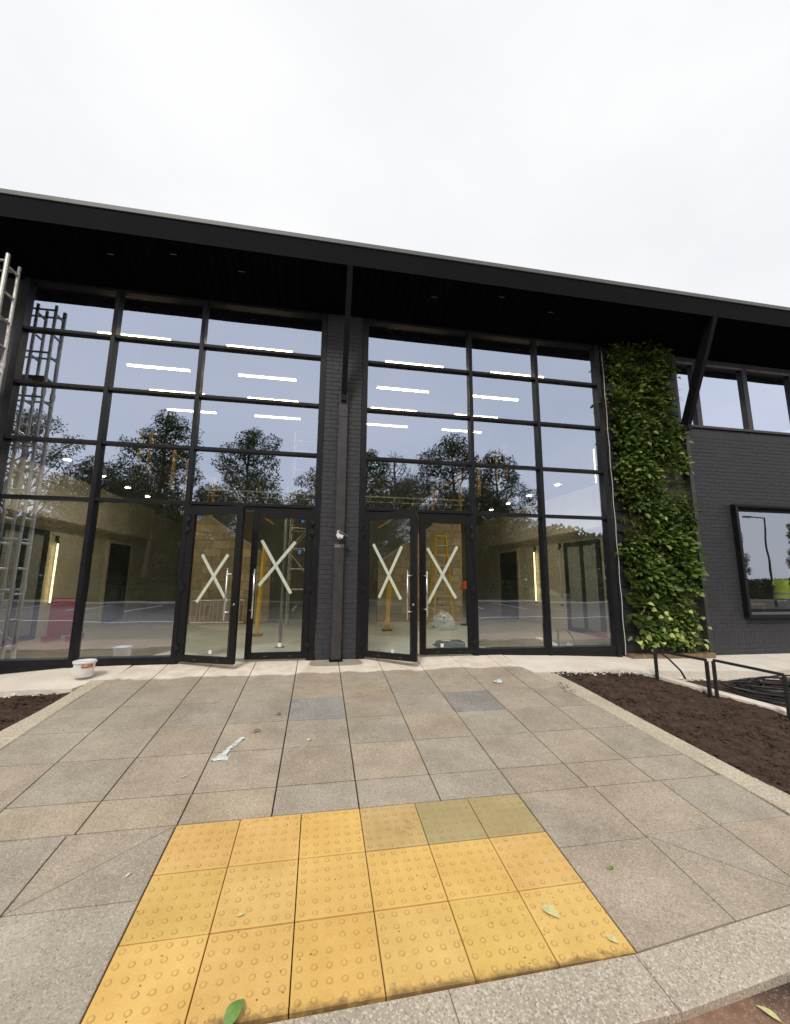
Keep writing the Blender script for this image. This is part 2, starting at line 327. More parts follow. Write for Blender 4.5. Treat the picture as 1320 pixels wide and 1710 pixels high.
# ------------------------------------------------------------------ mesh helpers
class MB:
    def __init__(s): s.v = []; s.f = []
    def add(s, vs, fs):
        k = len(s.v); s.v += [tuple(p) for p in vs]; s.f += [tuple(i+k for i in f) for f in fs]; return s
    def box(s, x0, x1, y0, y1, z0, z1, ch=0):
        if ch <= 0:
            return s.add([(x0,y0,z0),(x1,y0,z0),(x1,y1,z0),(x0,y1,z0),(x0,y0,z1),(x1,y0,z1),(x1,y1,z1),(x0,y1,z1)],
                  [(0,3,2,1),(4,5,6,7),(0,1,5,4),(1,2,6,5),(2,3,7,6),(3,0,4,7)])
        # chamfered along all edges
        c = ch; V = []; idx = {}
        for sx in (0,1):
            for sy in (0,1):
                for sz in (0,1):
                    X = (x0,x1)[sx]; Y = (y0,y1)[sy]; Z = (z0,z1)[sz]
                    dx = c if sx == 0 else -c; dy = c if sy == 0 else -c; dz = c if sz == 0 else -c
                    idx[sx,sy,sz,0] = len(V); V.append((X, Y+dy, Z+dz))
                    idx[sx,sy,sz,1] = len(V); V.append((X+dx, Y, Z+dz))
                    idx[sx,sy,sz,2] = len(V); V.append((X+dx, Y+dy, Z))
        F = []
        I = lambda a,b,d,k: idx[a,b,d,k]
        for a in (0,1):
            q = [I(a,0,0,0),I(a,1,0,0),I(a,1,1,0),I(a,0,1,0)]; F.append(q if a else q[::-1])
            q = [I(0,a,0,1),I(1,a,0,1),I(1,a,1,1),I(0,a,1,1)]; F.append(q[::-1] if a else q)
            q = [I(0,0,a,2),I(1,0,a,2),I(1,1,a,2),I(0,1,a,2)]; F.append(q if a else q[::-1])
        for a in (0,1):
            for b in (0,1):
                q = [I(a,b,0,0),I(a,b,1,0),I(a,b,1,1),I(a,b,0,1)]; F.append(q)
                q = [I(a,0,b,0),I(a,1,b,0),I(a,1,b,2),I(a,0,b,2)]; F.append(q)
                q = [I(0,a,b,1),I(1,a,b,1),I(1,a,b,2),I(0,a,b,2)]; F.append(q)
                for d in (0,1): F.append([I(a,b,d,0),I(a,b,d,1),I(a,b,d,2)])
        return s.add(V, F)
    def prism(s, pts, depth, ch=.004, inset=0):
        """pts: list of (x,y,z) top outline counter-clockwise; extruded down, top edge chamfered."""
        P = [Vector(p) for p in pts]; n = len(P)
        def off(d):
            out = []
            for i in range(n):
                a, b, c = P[i-1], P[i], P[(i+1) % n]
                e1 = Vector((b.x-a.x, b.y-a.y)).normalized(); e2 = Vector((c.x-b.x, c.y-b.y)).normalized()
                n1 = Vector((-e1.y, e1.x)); n2 = Vector((-e2.y, e2.x))
                k = (n1+n2); k = k/max(.35, (1+n1.dot(n2)))
                out.append(Vector((b.x+k.x*d, b.y+k.y*d, b.z)))
            return out
        A = off(inset); B = off(inset+ch) if ch else A
        V = [(p.x, p.y, p.z) for p in B] + [(p.x, p.y, p.z-ch*.8) for p in A] + [(p.x, p.y, p.z-depth) for p in A]
        F = [tuple(range(n))]
        for i in range(n):
            j = (i+1) % n; F += [(n+i, n+j, j, i), (2*n+i, 2*n+j, n+j, n+i)]
        return s.add(V, F)
    def tube(s, p0, p1, r0, r1=None, n=8, cap=True):
        r1 = r0 if r1 is None else r1
        a, b = Vector(p0), Vector(p1); d = (b-a)
        if d.length < 1e-6: return s
        d.normalize(); u = d.orthogonal().normalized(); w = d.cross(u); V = []
        for p, r in ((a, r0), (b, r1)):
            for k in range(n):
                t = 2*math.pi*k/n; V.append(p + r*(math.cos(t)*u + math.sin(t)*w))
        F = [(k, (k+1) % n, n+(k+1) % n, n+k) for k in range(n)]
        if cap: F += [tuple(range(n))[::-1], tuple(range(n, 2*n))]
        return s.add(V, F)
    def path(s, pts, r, n=6):
        P = [Vector(p) for p in pts]; V = []; u = None
        for i, p in enumerate(P):
            d = (P[min(i+1, len(P)-1)] - P[max(i-1, 0)]).normalized()
            u = (d.orthogonal() if u is None else (u - u.dot(d)*d)).normalized(); w = d.cross(u)
            rr = r[i] if isinstance(r, (list, tuple)) else r
            for k in range(n):
                t = 2*math.pi*k/n; V.append(p + rr*(math.cos(t)*u + math.sin(t)*w))
        F = []
        for i in range(len(P)-1):
            F += [(i*n+k, i*n+(k+1) % n, (i+1)*n+(k+1) % n, (i+1)*n+k) for k in range(n)]
        F += [tuple(range(n))[::-1], tuple(range((len(P)-1)*n, len(P)*n))]
        return s.add(V, F)
    def bar(s, p0, p1, w, h, upv=(0,0,1)):
        a, b = Vector(p0), Vector(p1); d = (b-a).normalized(); r = d.cross(Vector(upv))
        r = (r if r.length > 1e-4 else d.orthogonal()).normalized(); q = r.cross(d)
        V = [p + sx*w/2*r + sy*h/2*q for p in (a, b) for sx, sy in ((-1,-1),(1,-1),(1,1),(-1,1))]
        return s.add(V, [(0,1,2,3),(7,6,5,4),(0,4,5,1),(1,5,6,2),(2,6,7,3),(3,7,4,0)])
    def lathe(s, prof, n=20, c=(0,0,0)):
        V = []; k = len(prof)
        for r, z in prof:
            for j in range(n):
                t = 2*math.pi*j/n; V.append((c[0]+r*math.cos(t), c[1]+r*math.sin(t), c[2]+z))
        F = []
        for i in range(k-1):
            F += [(i*n+j, i*n+(j+1) % n, (i+1)*n+(j+1) % n, (i+1)*n+j) for j in range(n)]
        F += [tuple(range(n))[::-1], tuple(range((k-1)*n, k*n))]
        return s.add(V, F)
    def mesh(s, name, m, smooth=False):
        me = bpy.data.meshes.new(name); me.from_pydata(s.v, [], s.f); me.validate(); me.update()
        if m: me.materials.append(MATS[m])
        if smooth:
            me.polygons.foreach_set('use_smooth', [True]*len(me.polygons))
        return me
    def build(s, name, m, parent=None, loc=(0,0,0), smooth=False):
        return place(name, s.mesh(name, m, smooth), parent, loc)

def fix_normals(me):
    import bmesh
    b = bmesh.new(); b.from_mesh(me); bmesh.ops.recalc_face_normals(b, faces=b.faces); b.to_mesh(me); b.free()
def place(name, me, parent=None, loc=(0,0,0), rot=None):
    o = bpy.data.objects.new(name, me); col.objects.link(o); o.parent = parent; o.location = loc
    if rot: o.rotation_euler = rot
    return o
def tag(o, label=None, cat=None, group=None, kind=None):
    if label: o['label'] = label
    if cat: o['category'] = cat
    if group: o['group'] = group
    if kind: o['kind'] = kind
    return o
def thing(name, label, cat, loc=(0,0,0), group=None, rz=0):
    o = bpy.data.objects.new(name, None); col.objects.link(o); o.location = loc; o.rotation_euler = (0,0,rz); o.empty_display_size = .2
    return tag(o, label, cat, group)
def struct(name, loc=(0,0,0)):
    o = bpy.data.objects.new(name, None); col.objects.link(o); o.location = loc; o.empty_display_size = .2
    return tag(o, kind='structure')
def copy_tree(o, parent=None):
    c = o.copy(); col.objects.link(c); c.parent = parent
    for ch in list(o.children): copy_tree(ch, c)
    return c

class Noise2:
    def __init__(s, seed): s.t = np.random.default_rng(seed).random((256, 256))
    def __call__(s, x, y):
        xi = np.floor(x).astype(int); yi = np.floor(y).astype(int); fx = x-xi; fy = y-yi
        fx = fx*fx*(3-2*fx); fy = fy*fy*(3-2*fy); T = s.t; a = lambda i, j: T[(xi+i) % 256, (yi+j) % 256]
        return (a(0,0)*(1-fx)+a(1,0)*fx)*(1-fy) + (a(0,1)*(1-fx)+a(1,1)*fx)*fy
N1 = Noise2(3); N2 = Noise2(5)

# ------------------------------------------------------------------ ground levels
GS = .1054
def smooth(t): t = max(0., min(1., t)); return t*t*(3-2*t)
def interp(x, pts):
    if x <= pts[0][0]: return pts[0][1]
    for (a, b), (c, d) in zip(pts, pts[1:]):
        if x <= c: return b + (d-b)*(x-a)/(c-a)
    return pts[-1][1]
def base_z(x): return interp(x, [(-9,-.22),(-4.2,-.085),(-3.3,-.01),(-2.6,0),(3.0,0),(3.9,-.03),(5.2,-.09),(7,-.125),(12,-.14)])
def G(x, y): return GS*y + .0015*x + base_z(x)*smooth(1+y/4.)
Rin = [(-4.75,3.44),(-3.96,3.42),(-3.47,3.39),(-3.17,3.353),(-2.09,3.266),(-1.31,3.135),(-.9,3.075),(-.6,3.04),(0,3.02)]
Rout = [(-4.75,3.74),(-3.78,3.676),(-3.46,3.615),(-2.58,3.545),(-1.56,3.487),(-1.2,3.45),(-.91,3.40)]
Lin = [(-4.75,-2.65),(-2.3,-2.635),(-1.87,-2.625),(-1.19,-2.61),(-.52,-2.55),(0,-2.50)]
Lout = [(-4.75,-2.95),(-1.93,-2.882),(-1.48,-2.81),(-1.03,-2.78),(-.85,-2.77)]
KIN = [(-6,-4.70),(-.18,-4.688),(1.55,-4.672),(2.22,-4.605),(2.6,-4.57),(3.2,-4.50),(6,-4.30)]
def kin(x): return interp(x, KIN)

# ================================================================== THE SETTING: ground
g = MB(); ys = [-160, -40, -4.95, -4.6, 0, 14, 160]
def gz(y): return GS*max(-4.95, min(0, y)) - .30
for i, y in enumerate(ys): g.v += [(-160, y, gz(y)), (160, y, gz(y))]
g.f = [(2*i, 2*i+1, 2*i+3, 2*i+2) for i in range(len(ys)-1)]
tag(g.build('ground', 'earth'), kind='structure')
ROAD_Z = -.552
# carriageway in front of the kerb, its edge tucked under the kerb stones
g = MB(); xs = np.linspace(-60, 60, 121)
for x in xs: g.v += [(x, -22, ROAD_Z), (x, kin(x)-.16, ROAD_Z)]
g.f = [(2*i, 2*i+2, 2*i+3, 2*i+1) for i in range(len(xs)-1)]
tag(g.build('road', 'asphalt'), kind='structure')
def sheet(name, x0, x1, y0, y1, z, m):
    return tag(MB().add([(x0,y0,z),(x1,y0,z),(x1,y1,z),(x0,y1,z)], [(0,1,2,3)]).build(name, m), kind='structure')
sheet('verge', -90, 90, -120, -21.9, ROAD_Z+.03, 'grass_ground')
mk = struct('road_marking')
for i in range(14):
    x = -19.5 + i*2.6
    MB().box(x, x+.1, -20.5, -15.7, ROAD_Z+.002, ROAD_Z+.006).build('bay_line', 'white_paint', mk)
MB().box(-22, 20, -11.2, -11.08, ROAD_Z+.002, ROAD_Z+.006).build('edge_line', 'white_paint', mk)
kk = struct('far_kerb')
for i in range(40):
    MB().box(-40+i*2, -38.02+i*2, -22.0, -21.85, ROAD_Z-.05, ROAD_Z+.12, .01).build('kerb_stone', 'kerb', kk)

# ---- sand bed below the paving slabs
g = MB(); n = 24
for i in range(n+1):
    y = -4.72 + 4.72*i/n
    g.v += [(interp(y, Lin)+.02, y, G(-2.6, y)-.026), (3.2 if y > -1.5 else interp(y, Rin)-.02, y, G(3.0, y)-.026)]
g.f = [(2*i, 2*i+1, 2*i+3, 2*i+2) for i in range(n)]
tag(g.build('joint_bed', 'joint_sand'), kind='structure')

# ---- paving slabs
pav = struct('pavement')
cols_x = [-2.65, -2.05, -1.45, -.85, -.25, .35, .95, 1.55, 2.15, 2.75, 3.35, 3.6]
rows_y = [0, -.40, -.95, -1.49, -2.04, -2.58, -3.145, -3.475]
tints = {}
def tint_of(i, j):
    r = random.random(); k = random.uniform(.94, 1.06)
    w = random.uniform(-.03, .03)
    return (k*(1+w), k, k*(1-w), 1)
def slab(pts, tint, gap=.0052):
    # pts (x,y) counter-clockwise
    if len(pts) < 3: return
    dz = random.uniform(-.0012, .0012)
    b = MB().prism([(x, y, G(x, y)+dz) for x, y in pts], .045, .0025, gap)
    o = b.build('slab', 'paving', pav); o.color = tint
    return o
def clip_x(poly, fn, keep_less):
    out = []
    for i in range(len(poly)):
        a, b = poly[i-1], poly[i]
        da = (fn(a[1])-a[0])*(1 if keep_less else -1); db = (fn(b[1])-b[0])*(1 if keep_less else -1)
        if (da >= 0) != (db >= 0):
            t = da/(da-db); out.append((a[0]+t*(b[0]-a[0]), a[1]+t*(b[1]-a[1])))
        if db >= 0: out.append(b)
    o2 = []
    for p in out:
        if not o2 or (abs(p[0]-o2[-1][0])+abs(p[1]-o2[-1][1])) > 1e-3: o2.append(p)
    if len(o2) > 1 and (abs(o2[0][0]-o2[-1][0])+abs(o2[0][1]-o2[-1][1])) < 1e-3: o2.pop()
    return o2
def area(p): return abs(sum(p[i-1][0]*p[i][1]-p[i][0]*p[i-1][1] for i in range(len(p))))/2
fr = lambda y: interp(y, Rin); fl = lambda y: interp(y, Lin)
special = {(3, 4): (.80,.90,1.05,1), (3, 7): (.66,.74,.86,1), (6, 3): (1.12,1.08,1.0,1), (6, 1): (1.1,1.06,1.0,1), (6, 2): (1.12,1.08,1.02,1), (2, 5): (1.05,1.02,.95,1)}
for j in range(len(rows_y)-1):
    y1, y0 = rows_y[j], rows_y[j+1]
    for i in range(-1, len(cols_x)-1):
        xa = cols_x[i] if i >= 0 else -3.2; xb = cols_x[i+1]
        sh = 0
        if j < 2:   # the last rows by the doors fan a little
            pass
        p = [(xa,y0+.003),(xb,y0+.003),(xb,y1-.003),(xa,y1-.003)]
        p = clip_x(clip_x(p, fr, True), fl, False)
        if len(p) >= 3 and area(p) > .012: slab(p, special.get((j, i), tint_of(i, j)))
# either side of the tactile field
def cells(xa, xb, ya, yb, diag=None):
    p = [(xa,yb),(xb,yb),(xb,ya),(xa,ya)]
    if diag == 'down':     # from upper left to lower right
        tri = [[(xa,ya),(xa,yb),(xb,yb)], [(xa,ya),(xb,yb),(xb,ya)]]
    elif diag == 'up':     # from upper right to lower left
        tri = [[(xa,yb),(xb,yb),(xb,ya)], [(xa,yb),(xb,ya),(xa,ya)]]
    else: tri = [p]
    for t in tri:
        if max(a[0] for a in t) > 3.2: t = clip_x(t, fr, True)
        if len(t) >= 3 and area(t) > .01: slab(t, tint_of(0, 0), .0044)
def kcells(xa, xb, ya, diag=None):
    n_ = 4; bot = [(xa+(xb-xa)*k/n_, kin(xa+(xb-xa)*k/n_)) for k in range(n_+1)]
    if diag == 'down': parts = [[(xa,ya)] + bot, [(xa,ya), bot[-1], (xb,ya)]]
    elif diag == 'up': parts = [bot + [(xb,ya)], [bot[0], (xb,ya), (xa,ya)]]
    else: parts = [bot + [(xb,ya),(xa,ya)]]
    for t in parts:
        if max(a[0] for a in t) > 3.2: t = clip_x(t, fr, True)
        if len(t) >= 3 and area(t) > .01: slab(t, tint_of(0, 0), .0044)
XR = [1.553, 2.19, 2.79, 3.39, 3.6]
cells(XR[0], XR[1], -3.475, -4.02, 'down'); cells(XR[1], XR[2], -3.475, -4.0); cells(XR[2], XR[3], -3.475, -3.98)
kcells(XR[0], XR[1], -4.02); kcells(XR[1], XR[2], -4.0, 'down'); kcells(XR[2], XR[3], -3.98)
XL_ = [-.853, -1.49, -2.09, -2.69]
cells(XL_[1], XL_[0], -3.475, -4.03, 'up'); cells(XL_[2], XL_[1], -3.475, -4.03); cells(XL_[3], XL_[2], -3.475, -4.03)
kcells(XL_[1], XL_[0], -4.03); kcells(XL_[2], XL_[1], -4.03, 'up'); kcells(XL_[3], XL_[2], -4.03)

# ---- tactile tiles with their blisters
tac = struct('tactile_paving')
b = MB(); L = .4-.003
b.prism([(.003,.003,0),(L,.003,0),(L,L,0),(.003,L,0)], .045, .002)
for i in range(6):
    for j in range(6):
        cx, cy = .0333+.0667*i, .0333+.0667*j; K = 10
        prof = [(.0138,-.0004),(.0128,.0015),(.0105,.0027),(.006,.0031)]
        V = []; F = []
        for r_, z_ in prof:
            for k in range(K): V.append((cx+r_*math.cos(2*math.pi*k/K), cy+r_*math.sin(2*math.pi*k/K), z_))
        for q in range(len(prof)-1): F += [(q*K+k, q*K+(k+1) % K, (q+1)*K+(k+1) % K, (q+1)*K+k) for k in range(K)]
        F.append(tuple(range((len(prof)-1)*K, len(prof)*K))); b.add(V, F)
tile_me = b.mesh('tile', 'tactile')
for j in range(3):
    for i in range(6):
        x, y = -.85+.4*i, -3.475-.4*(j+1)
        o = place('tile', tile_me, tac, (x, y, G(x, y)+.001+random.uniform(-.001, .001)), (math.atan(GS)+random.uniform(-.002,.002), random.uniform(-.002,.002), 0))
        k = random.uniform(.94, 1.06); t = (k, k*random.uniform(.97,1.03), k*random.uniform(.9,1.1), 1)
        if j == 0 and i == 3: t = (.80, .86, 1.15, 1)
        if j == 0 and i in (4, 5): t = (.60, .74, 1.15, 1)
        o.color = t

# ---- kerb stones along the road
ker = struct('kerb')
jx = [-4.0, -3.1, -2.2, -1.3, -.32, .62, 1.54, 2.5, 3.4, 4.3, 5.2]
for a, c in zip(jx, jx[1:]):
    n_ = 4; inner = [(a+(c-a)*k/n_, kin(a+(c-a)*k/n_)) for k in range(n_+1)]
    pts = [(x+.012, y-.245) for x, y in inner] + inner[::-1]
    MB().prism([(x, y, G(x, max(y, -4.95))+.002) for x, y in pts], .16, .009, .002).build('kerb_stone', 'kerb', ker)

# ---- edging stones either side of the path
def edging(name, inner, outer, joints, flip):
    root = struct(name)
    for ya, yb in zip(joints, joints[1:]):     # from near to far
        n_ = 4; Y = [ya+(yb-ya)*k/n_ for k in range(n_+1)]
        A = [(interp(y, inner), y) for y in Y]; B = [(interp(y, outer), y) for y in Y]
        pts = B + A[::-1] if flip else A + B[::-1]
        MB().prism([(x, y, G(x, y)+.004+random.uniform(-.001,.001)) for x, y in pts], .14, .008, .002).build('edging_stone', 'edging', root)
edging('path_edging_right', Rin, Rout, [-4.74, -4.36, -3.46, -2.56, -1.72, -.95], True)
edging('path_edging_left', Lin, Lout, [-4.68, -3.9, -3.0, -2.1, -1.35, -.62], False)

# ---- soil beds (dug earth)
def soil(name, xf0, xf1, y0, y1, nx, ny, dz, amp):
    b = MB(); Y = np.linspace(y0, y1, ny); 
    for y in Y:
        xa, xb = xf0(y), xf1(y); X = np.linspace(xa, xb, nx)
        z = np.array([G(x, y) for x in X])
        h = .55*N1(X*5, np.full_like(X, y*5)) + .3*N2(X*14, np.full_like(X, y*14)) + .25*N1(X*33+7, np.full_like(X, y*33)) + .15*N2(X*70, np.full_like(X, y*70))
        edge = np.minimum(1, np.minimum(X-xa, xb-X)/.05)
        z = z + dz + amp*1.5*(h-.55)*np.clip(.5+.5*edge, 0, 1)
        b.v += [(float(a), float(y), float(c)) for a, c in zip(X, z)]
    b.f = [(j*nx+i, j*nx+i+1, (j+1)*nx+i+1, (j+1)*nx+i) for j in range(ny-1) for i in range(nx-1)]
    return tag(b.build(name, 'soil', smooth=True), kind='structure')
WALL0, WALL1 = (4.82, -1.02), (5.95, -4.4)
def wallx(y): return interp(y, [(-4.4, 6.05), (-2.48, 5.36), (-1.13, 4.84), (-.9, 4.80)])
soil('soil_bed_right', lambda y: interp(y, Rout)-.02, lambda y: wallx(y)+.03, -4.5, -.86, 90, 190, -.006, .05)
soil('soil_bed_left', lambda y: -6.5, lambda y: interp(y, Lout)+.01, -4.7, -.90, 130, 170, -.05, .055)
soil('bare_earth_right', lambda y: wallx(y)+.1, lambda y: 10.5, -4.5, -.93, 120, 90, -.10, .04)

def crumbs(name, m, pts, smin, smax, seed):
    r = np.random.default_rng(seed); b = MB()
    for x, y, z in pts:
        s_ = r.uniform(smin, smax)*(1 if r.random() < .85 else 1.7); d = r.normal(0, .3, (6, 3))
        o = np.array([(1,0,0),(-1,0,0),(0,1,0),(0,-1,0),(0,0,.8),(0,0,-.6)])+d; V = [(x+s_*a, y+s_*c, z+s_*e_*.7+s_*.25) for a, c, e_ in o]
        b.add(V, [(0,2,4),(2,1,4),(1,3,4),(3,0,4),(2,0,5),(1,2,5),(3,1,5),(0,3,5)])
    return tag(b.build(name, m), kind='stuff')
r = np.random.default_rng(31); pts = []
for k in range(5200):
    y = r.uniform(-4.3, -.88); a = interp(y, Rout); c = wallx(y); x = r.uniform(a, c); pts.append((x, y, G(x, y)-.004))
crumbs('soil_clods', 'soil', pts, .004, .016, 1)
pts = []
for k in range(1400):
    y = r.uniform(-3.2, -.92); x = interp(y, Lout)-abs(r.normal(0, .9)); pts.append((x, y, G(x, y)-.045))
crumbs('soil_clods', 'soil', pts, .005, .02, 2)
pts = []
for k in range(700):
    x = r.uniform(3.3, 9); y = -.95-.12*smooth((x-5)/2)+r.normal(0, .05); pts.append((x, y, G(x, y)+(.0 if x < 4.85 else -.07)))
for k in range(120):
    x = r.uniform(-5.5, -2.8); pts.append((x, -.92+r.normal(0, .03), G(x, -.92)-.03))
crumbs('mortar_rubble', 'apron', pts, .004, .016, 3)
# ---- low concrete kerb between soil bed and bare earth
lk = struct('bed_kerb')
yj = [-4.4, -3.5, -2.6, -1.75, -.93]
for ya, yb in zip(yj, yj[1:]):
    pts = [(wallx(ya), ya), (wallx(ya)+.13, ya+.04), (wallx(yb)+.13, yb+.04), (wallx(yb), yb)]
    MB().prism([(x, y, G(x, y)+.045) for x, y in pts], .22, .012, .001).build('kerb_stone', 'apron', lk)

# ---- pale concrete strip along the walls left and right of the path
def apron(name, X, yf, thick):
    b = MB(); n_ = len(X)
    for x in X:
        y1 = .02; y0 = yf(x)
        dd_ = max(0, x-3.4, -2.9-x); kz = GS+(.055-GS)*smooth(dd_/1.2); za, zb = base_z(x)+.002, base_z(x)+kz*y0+.0015*x
        b.v += [(x, y1, za), (x, y0*.5, (za+zb)/2), (x, y0, zb), (x, y0, zb-thick)]
    for i in range(n_-1):
        k = 4*i
        for q in range(3): b.f.append((k+q, k+q+1, k+q+5, k+q+4))
    return tag(b.build(name, 'apron'), kind='structure')
apron('concrete_apron_right', [3.03, 3.12, 3.25, 3.4, 3.7]+list(np.linspace(4, 10.6, 60)),
      lambda x: (-.62 if x < 3.1 else -.92) + .10*float(N1(np.array([x*3.1]), np.array([.3]))[0])-.05 + (0 if x < 5 else -.12*smooth((x-5)/2)), .2)
apron('concrete_apron_left', list(np.linspace(-8, -2.7, 40))+[-2.6, -2.52],
      lambda x: (-.90 if x < -2.72 else -.62) + .03*float(N1(np.array([x*3.1]), np.array([7.3]))[0]), .25)
# ================================================================== THE BUILDING
bld = thing('entrance_building', 'long dark brick building with two tall glazed screens under a black roof overhang', 'building')
ZT = 5.75
def frame_bar(b, x0, x1, z0, z1, y0=-.055, y1=.10): b.box(x0, x1, y0, y1, z0, z1)

def screen(xs, door_col, name_label):
    """xs: four vertical frame lines; the frame is the part, mullions, transoms and panes its pieces."""
    f = MB(); x0, x3 = xs[0], xs[-1]
    # outer frame: jambs and head
    f.box(x0-.05, x0+.045, -.075, .10, base_z(x0)-.02, ZT); f.box(x3-.045, x3+.05, -.075, .10, base_z(x3)-.02, ZT)
    f.box(x0+.045, x3-.045, -.06, .10, ZT-.05, ZT)
    fr_ = f.build('glazed_screen', 'frame', bld); fr_['label'] = name_label
    for x in xs[1:-1]:
        MB().box(x-.032, x+.032, -.075, .10, base_z(x)-.02, ZT-.05, .004).build('mullion', 'frame', fr_)
    rows = [.10, 2.332, 3.199, 4.058, 4.929, ZT-.05]
    for i in range(3):
        a, c = xs[i], xs[i+1]
        xa = a+(.045 if i == 0 else .032); xb = c-(.045 if i == 2 else .032)
        for z in rows[1:-1]:
            MB().box(xa, xb, -.062, .09, z-.025, z+.025, .004).build('transom', 'frame', fr_)
        if i != door_col:
            MB().box(xa, xb, -.066, .09, .012, .095, .004).build('bottom_rail', 'frame', fr_)
            zl, zr = base_z(a)-.03, base_z(c)-.03
            if min(zl, zr) < -.031:     # wedge plinth where the paving falls away
                MB().add([(xa,-.058,zl),(xb,-.058,zr),(xb,-.058,.012),(xa,-.058,.012),(xa,.08,zl),(xb,.08,zr),(xb,.08,.012),(xa,.08,.012)],
                     [(0,1,2,3),(7,6,5,4),(3,2,6,7),(0,4,5,1),(0,3,7,4),(1,5,6,2)]).build('plinth', 'door_frame', fr_)
        for k in range(5):
            if i == door_col and k == 0: continue
            za = rows[k]+(.025 if k else -.005); zb = rows[k+1]-(.025 if k < 4 else 0)
            cx_, cz_ = (xa+xb)/2, (za+zb)/2; hx_, hz_ = (xb-xa)/2-.002, (zb-za)/2-.002
            o = MB().box(-hx_, hx_, -.007, .007, -hz_, hz_).build('pane', 'glass', fr_, (cx_, .007, cz_)); o.rotation_euler = (R(random.gauss(0, .10)), 0, R(random.gauss(0, .10)))
    return fr_
SL = [-4.575, -3.296, -1.995, -.052]; SR = [.67, 2.586, 3.884, 5.18]
scrL = screen(SL, 2, 'left glazed screen of fifteen lights with double doors')
scrR = screen(SR, 0, 'right glazed screen with double doors beside the living wall')

# ---- doors
def door(hx, width, ang, flip, handle_u, tape, stickers, label):
    """leaf hinged at hx; local u runs from hx to the right; ang opens outward."""
    b = MB(); st = .085; H = 2.255; z0 = .03
    b.box(0, st, -.032, .032, z0, H, .004); b.box(width-st, width, -.032, .032, z0, H, .004)
    b.box(st, width-st, -.030, .030, H-.115, H); b.box(st, width-st, -.030, .030, z0, z0+.09)
    b.box(st, st+.012, -.036, -.030, z0+.09, H-.115); b.box(width-st-.012, width-st, -.036, -.030, z0+.09, H-.115)
    me = b.mesh('door', 'door_frame')
    o = place('door', me, bld, (hx, -.045, 0), (0, 0, -ang)); o['label'] = label
    MB().box(st-.005, width-st+.005, -.006, .008, z0+.085, H-.11).build('pane', 'glass_door', o)
    hb = MB(); hb.tube((handle_u, -.10, .62), (handle_u, -.10, 1.345), .013, n=10)
    side = 1 if handle_u > width/2 else -1
    for z in (.735, 1.262): hb.tube((handle_u, -.10, z), (handle_u+side*.055, -.033, z), .010, n=8)
    hb.build('handle', 'chrome', o, smooth=True)
    if handle_u > width/2: MB().lathe([(.017, 0), (.017, .006), (.006, .008)], 14).build('lock_cylinder', 'chrome', o, (width-.042, -.033, .84)).rotation_euler = (R(90), 0, 0)
    for k, (p, q) in enumerate(tape):
        MB().bar((p[0], -.0085-.001*k, p[1]), (q[0], -.0085-.001*k, q[1]), .046, .0012, (0,-1,0)).build('tape_strip', 'tape', o)
    for u, z, s, mm in stickers:
        MB().box(u-s/2, u+s/2, -.0085, -.0065, z-s*.55, z+s*.55).build('sticker', mm, o)
    hu = 0 if not flip else width
    for z in (2.09, 1.93, 1.06, .22):
        h = MB(); h.tube((hu, -.045, z-.045), (hu, -.045, z+.045), .014, n=8); h.box(hu-.04, hu+.04, -.046, -.030, z-.03, z+.03)
        h.tube((hu, -.045, z+.05), (hu, -.045, z+.058), .019, n=8); h.tube((hu, -.045, z-.058), (hu, -.045, z-.05), .019, n=8)
        h.build('hinge', 'hinge', o)
    MB().box(width*.30, width*.30+.05, -.034, -.030, z0+.03, z0+.045).build('drain_cover', 'steel_grey', o)
    MB().box(width*.70, width*.70+.05, -.034, -.030, z0+.03, z0+.045).build('drain_cover', 'steel_grey', o)
    return o
door(-1.93, .905, R(23.3), False, .765, [((.262,1.545),(.724,.881)),((.693,1.544),(.232,.859))],
     [(.165,2.105,.05,'blue_sticker'),(.519,.179,.045,'white_sticker')], 'leftmost door leaf standing ajar outwards')
door(-1.022, .905, 0, True, .083, [((.148,1.784),(.621,.98)),((.655,1.771),(.141,1.093))],
     [(.75,2.105,.045,'blue_sticker'),(.723,1.611,.045,'blue_sticker'),(.492,.225,.05,'white_sticker')], 'closed door leaf left of the brick pier')
door(.715, .915, R(35.5), False, .805, [((.171,1.755),(.656,.908)),((.667,1.706),(.284,.923))],
     [(.525,.147,.045,'white_sticker')], 'door leaf right of the pier standing open outwards')
door(1.632, .895, 0, True, .095, [((.132,1.714),(.611,.903)),((.646,1.754),(.132,.82))],
     [(.368,.165,.05,'white_sticker')], 'closed door leaf with a paper notice, nearest the right lobby windows')
# door surrounds
for xa, xb in ((-1.963, -.097), (.715, 2.554)):
    f = MB(); f.box(xa, xa+.035, -.07, .06, -.01, 2.300); f.box(xb-.035, xb, -.07, .06, -.01, 2.300); f.box(xa+.035, xb-.035, -.045, .06, 2.262, 2.300)
    f.build('door_surround', 'door_frame', bld)
MB().box(-1.93, -.13, -.03, .12, -.008, .012).build('threshold', 'alu', bld); MB().box(.75, 2.52, -.03, .12, -.008, .012).build('threshold', 'alu', bld)

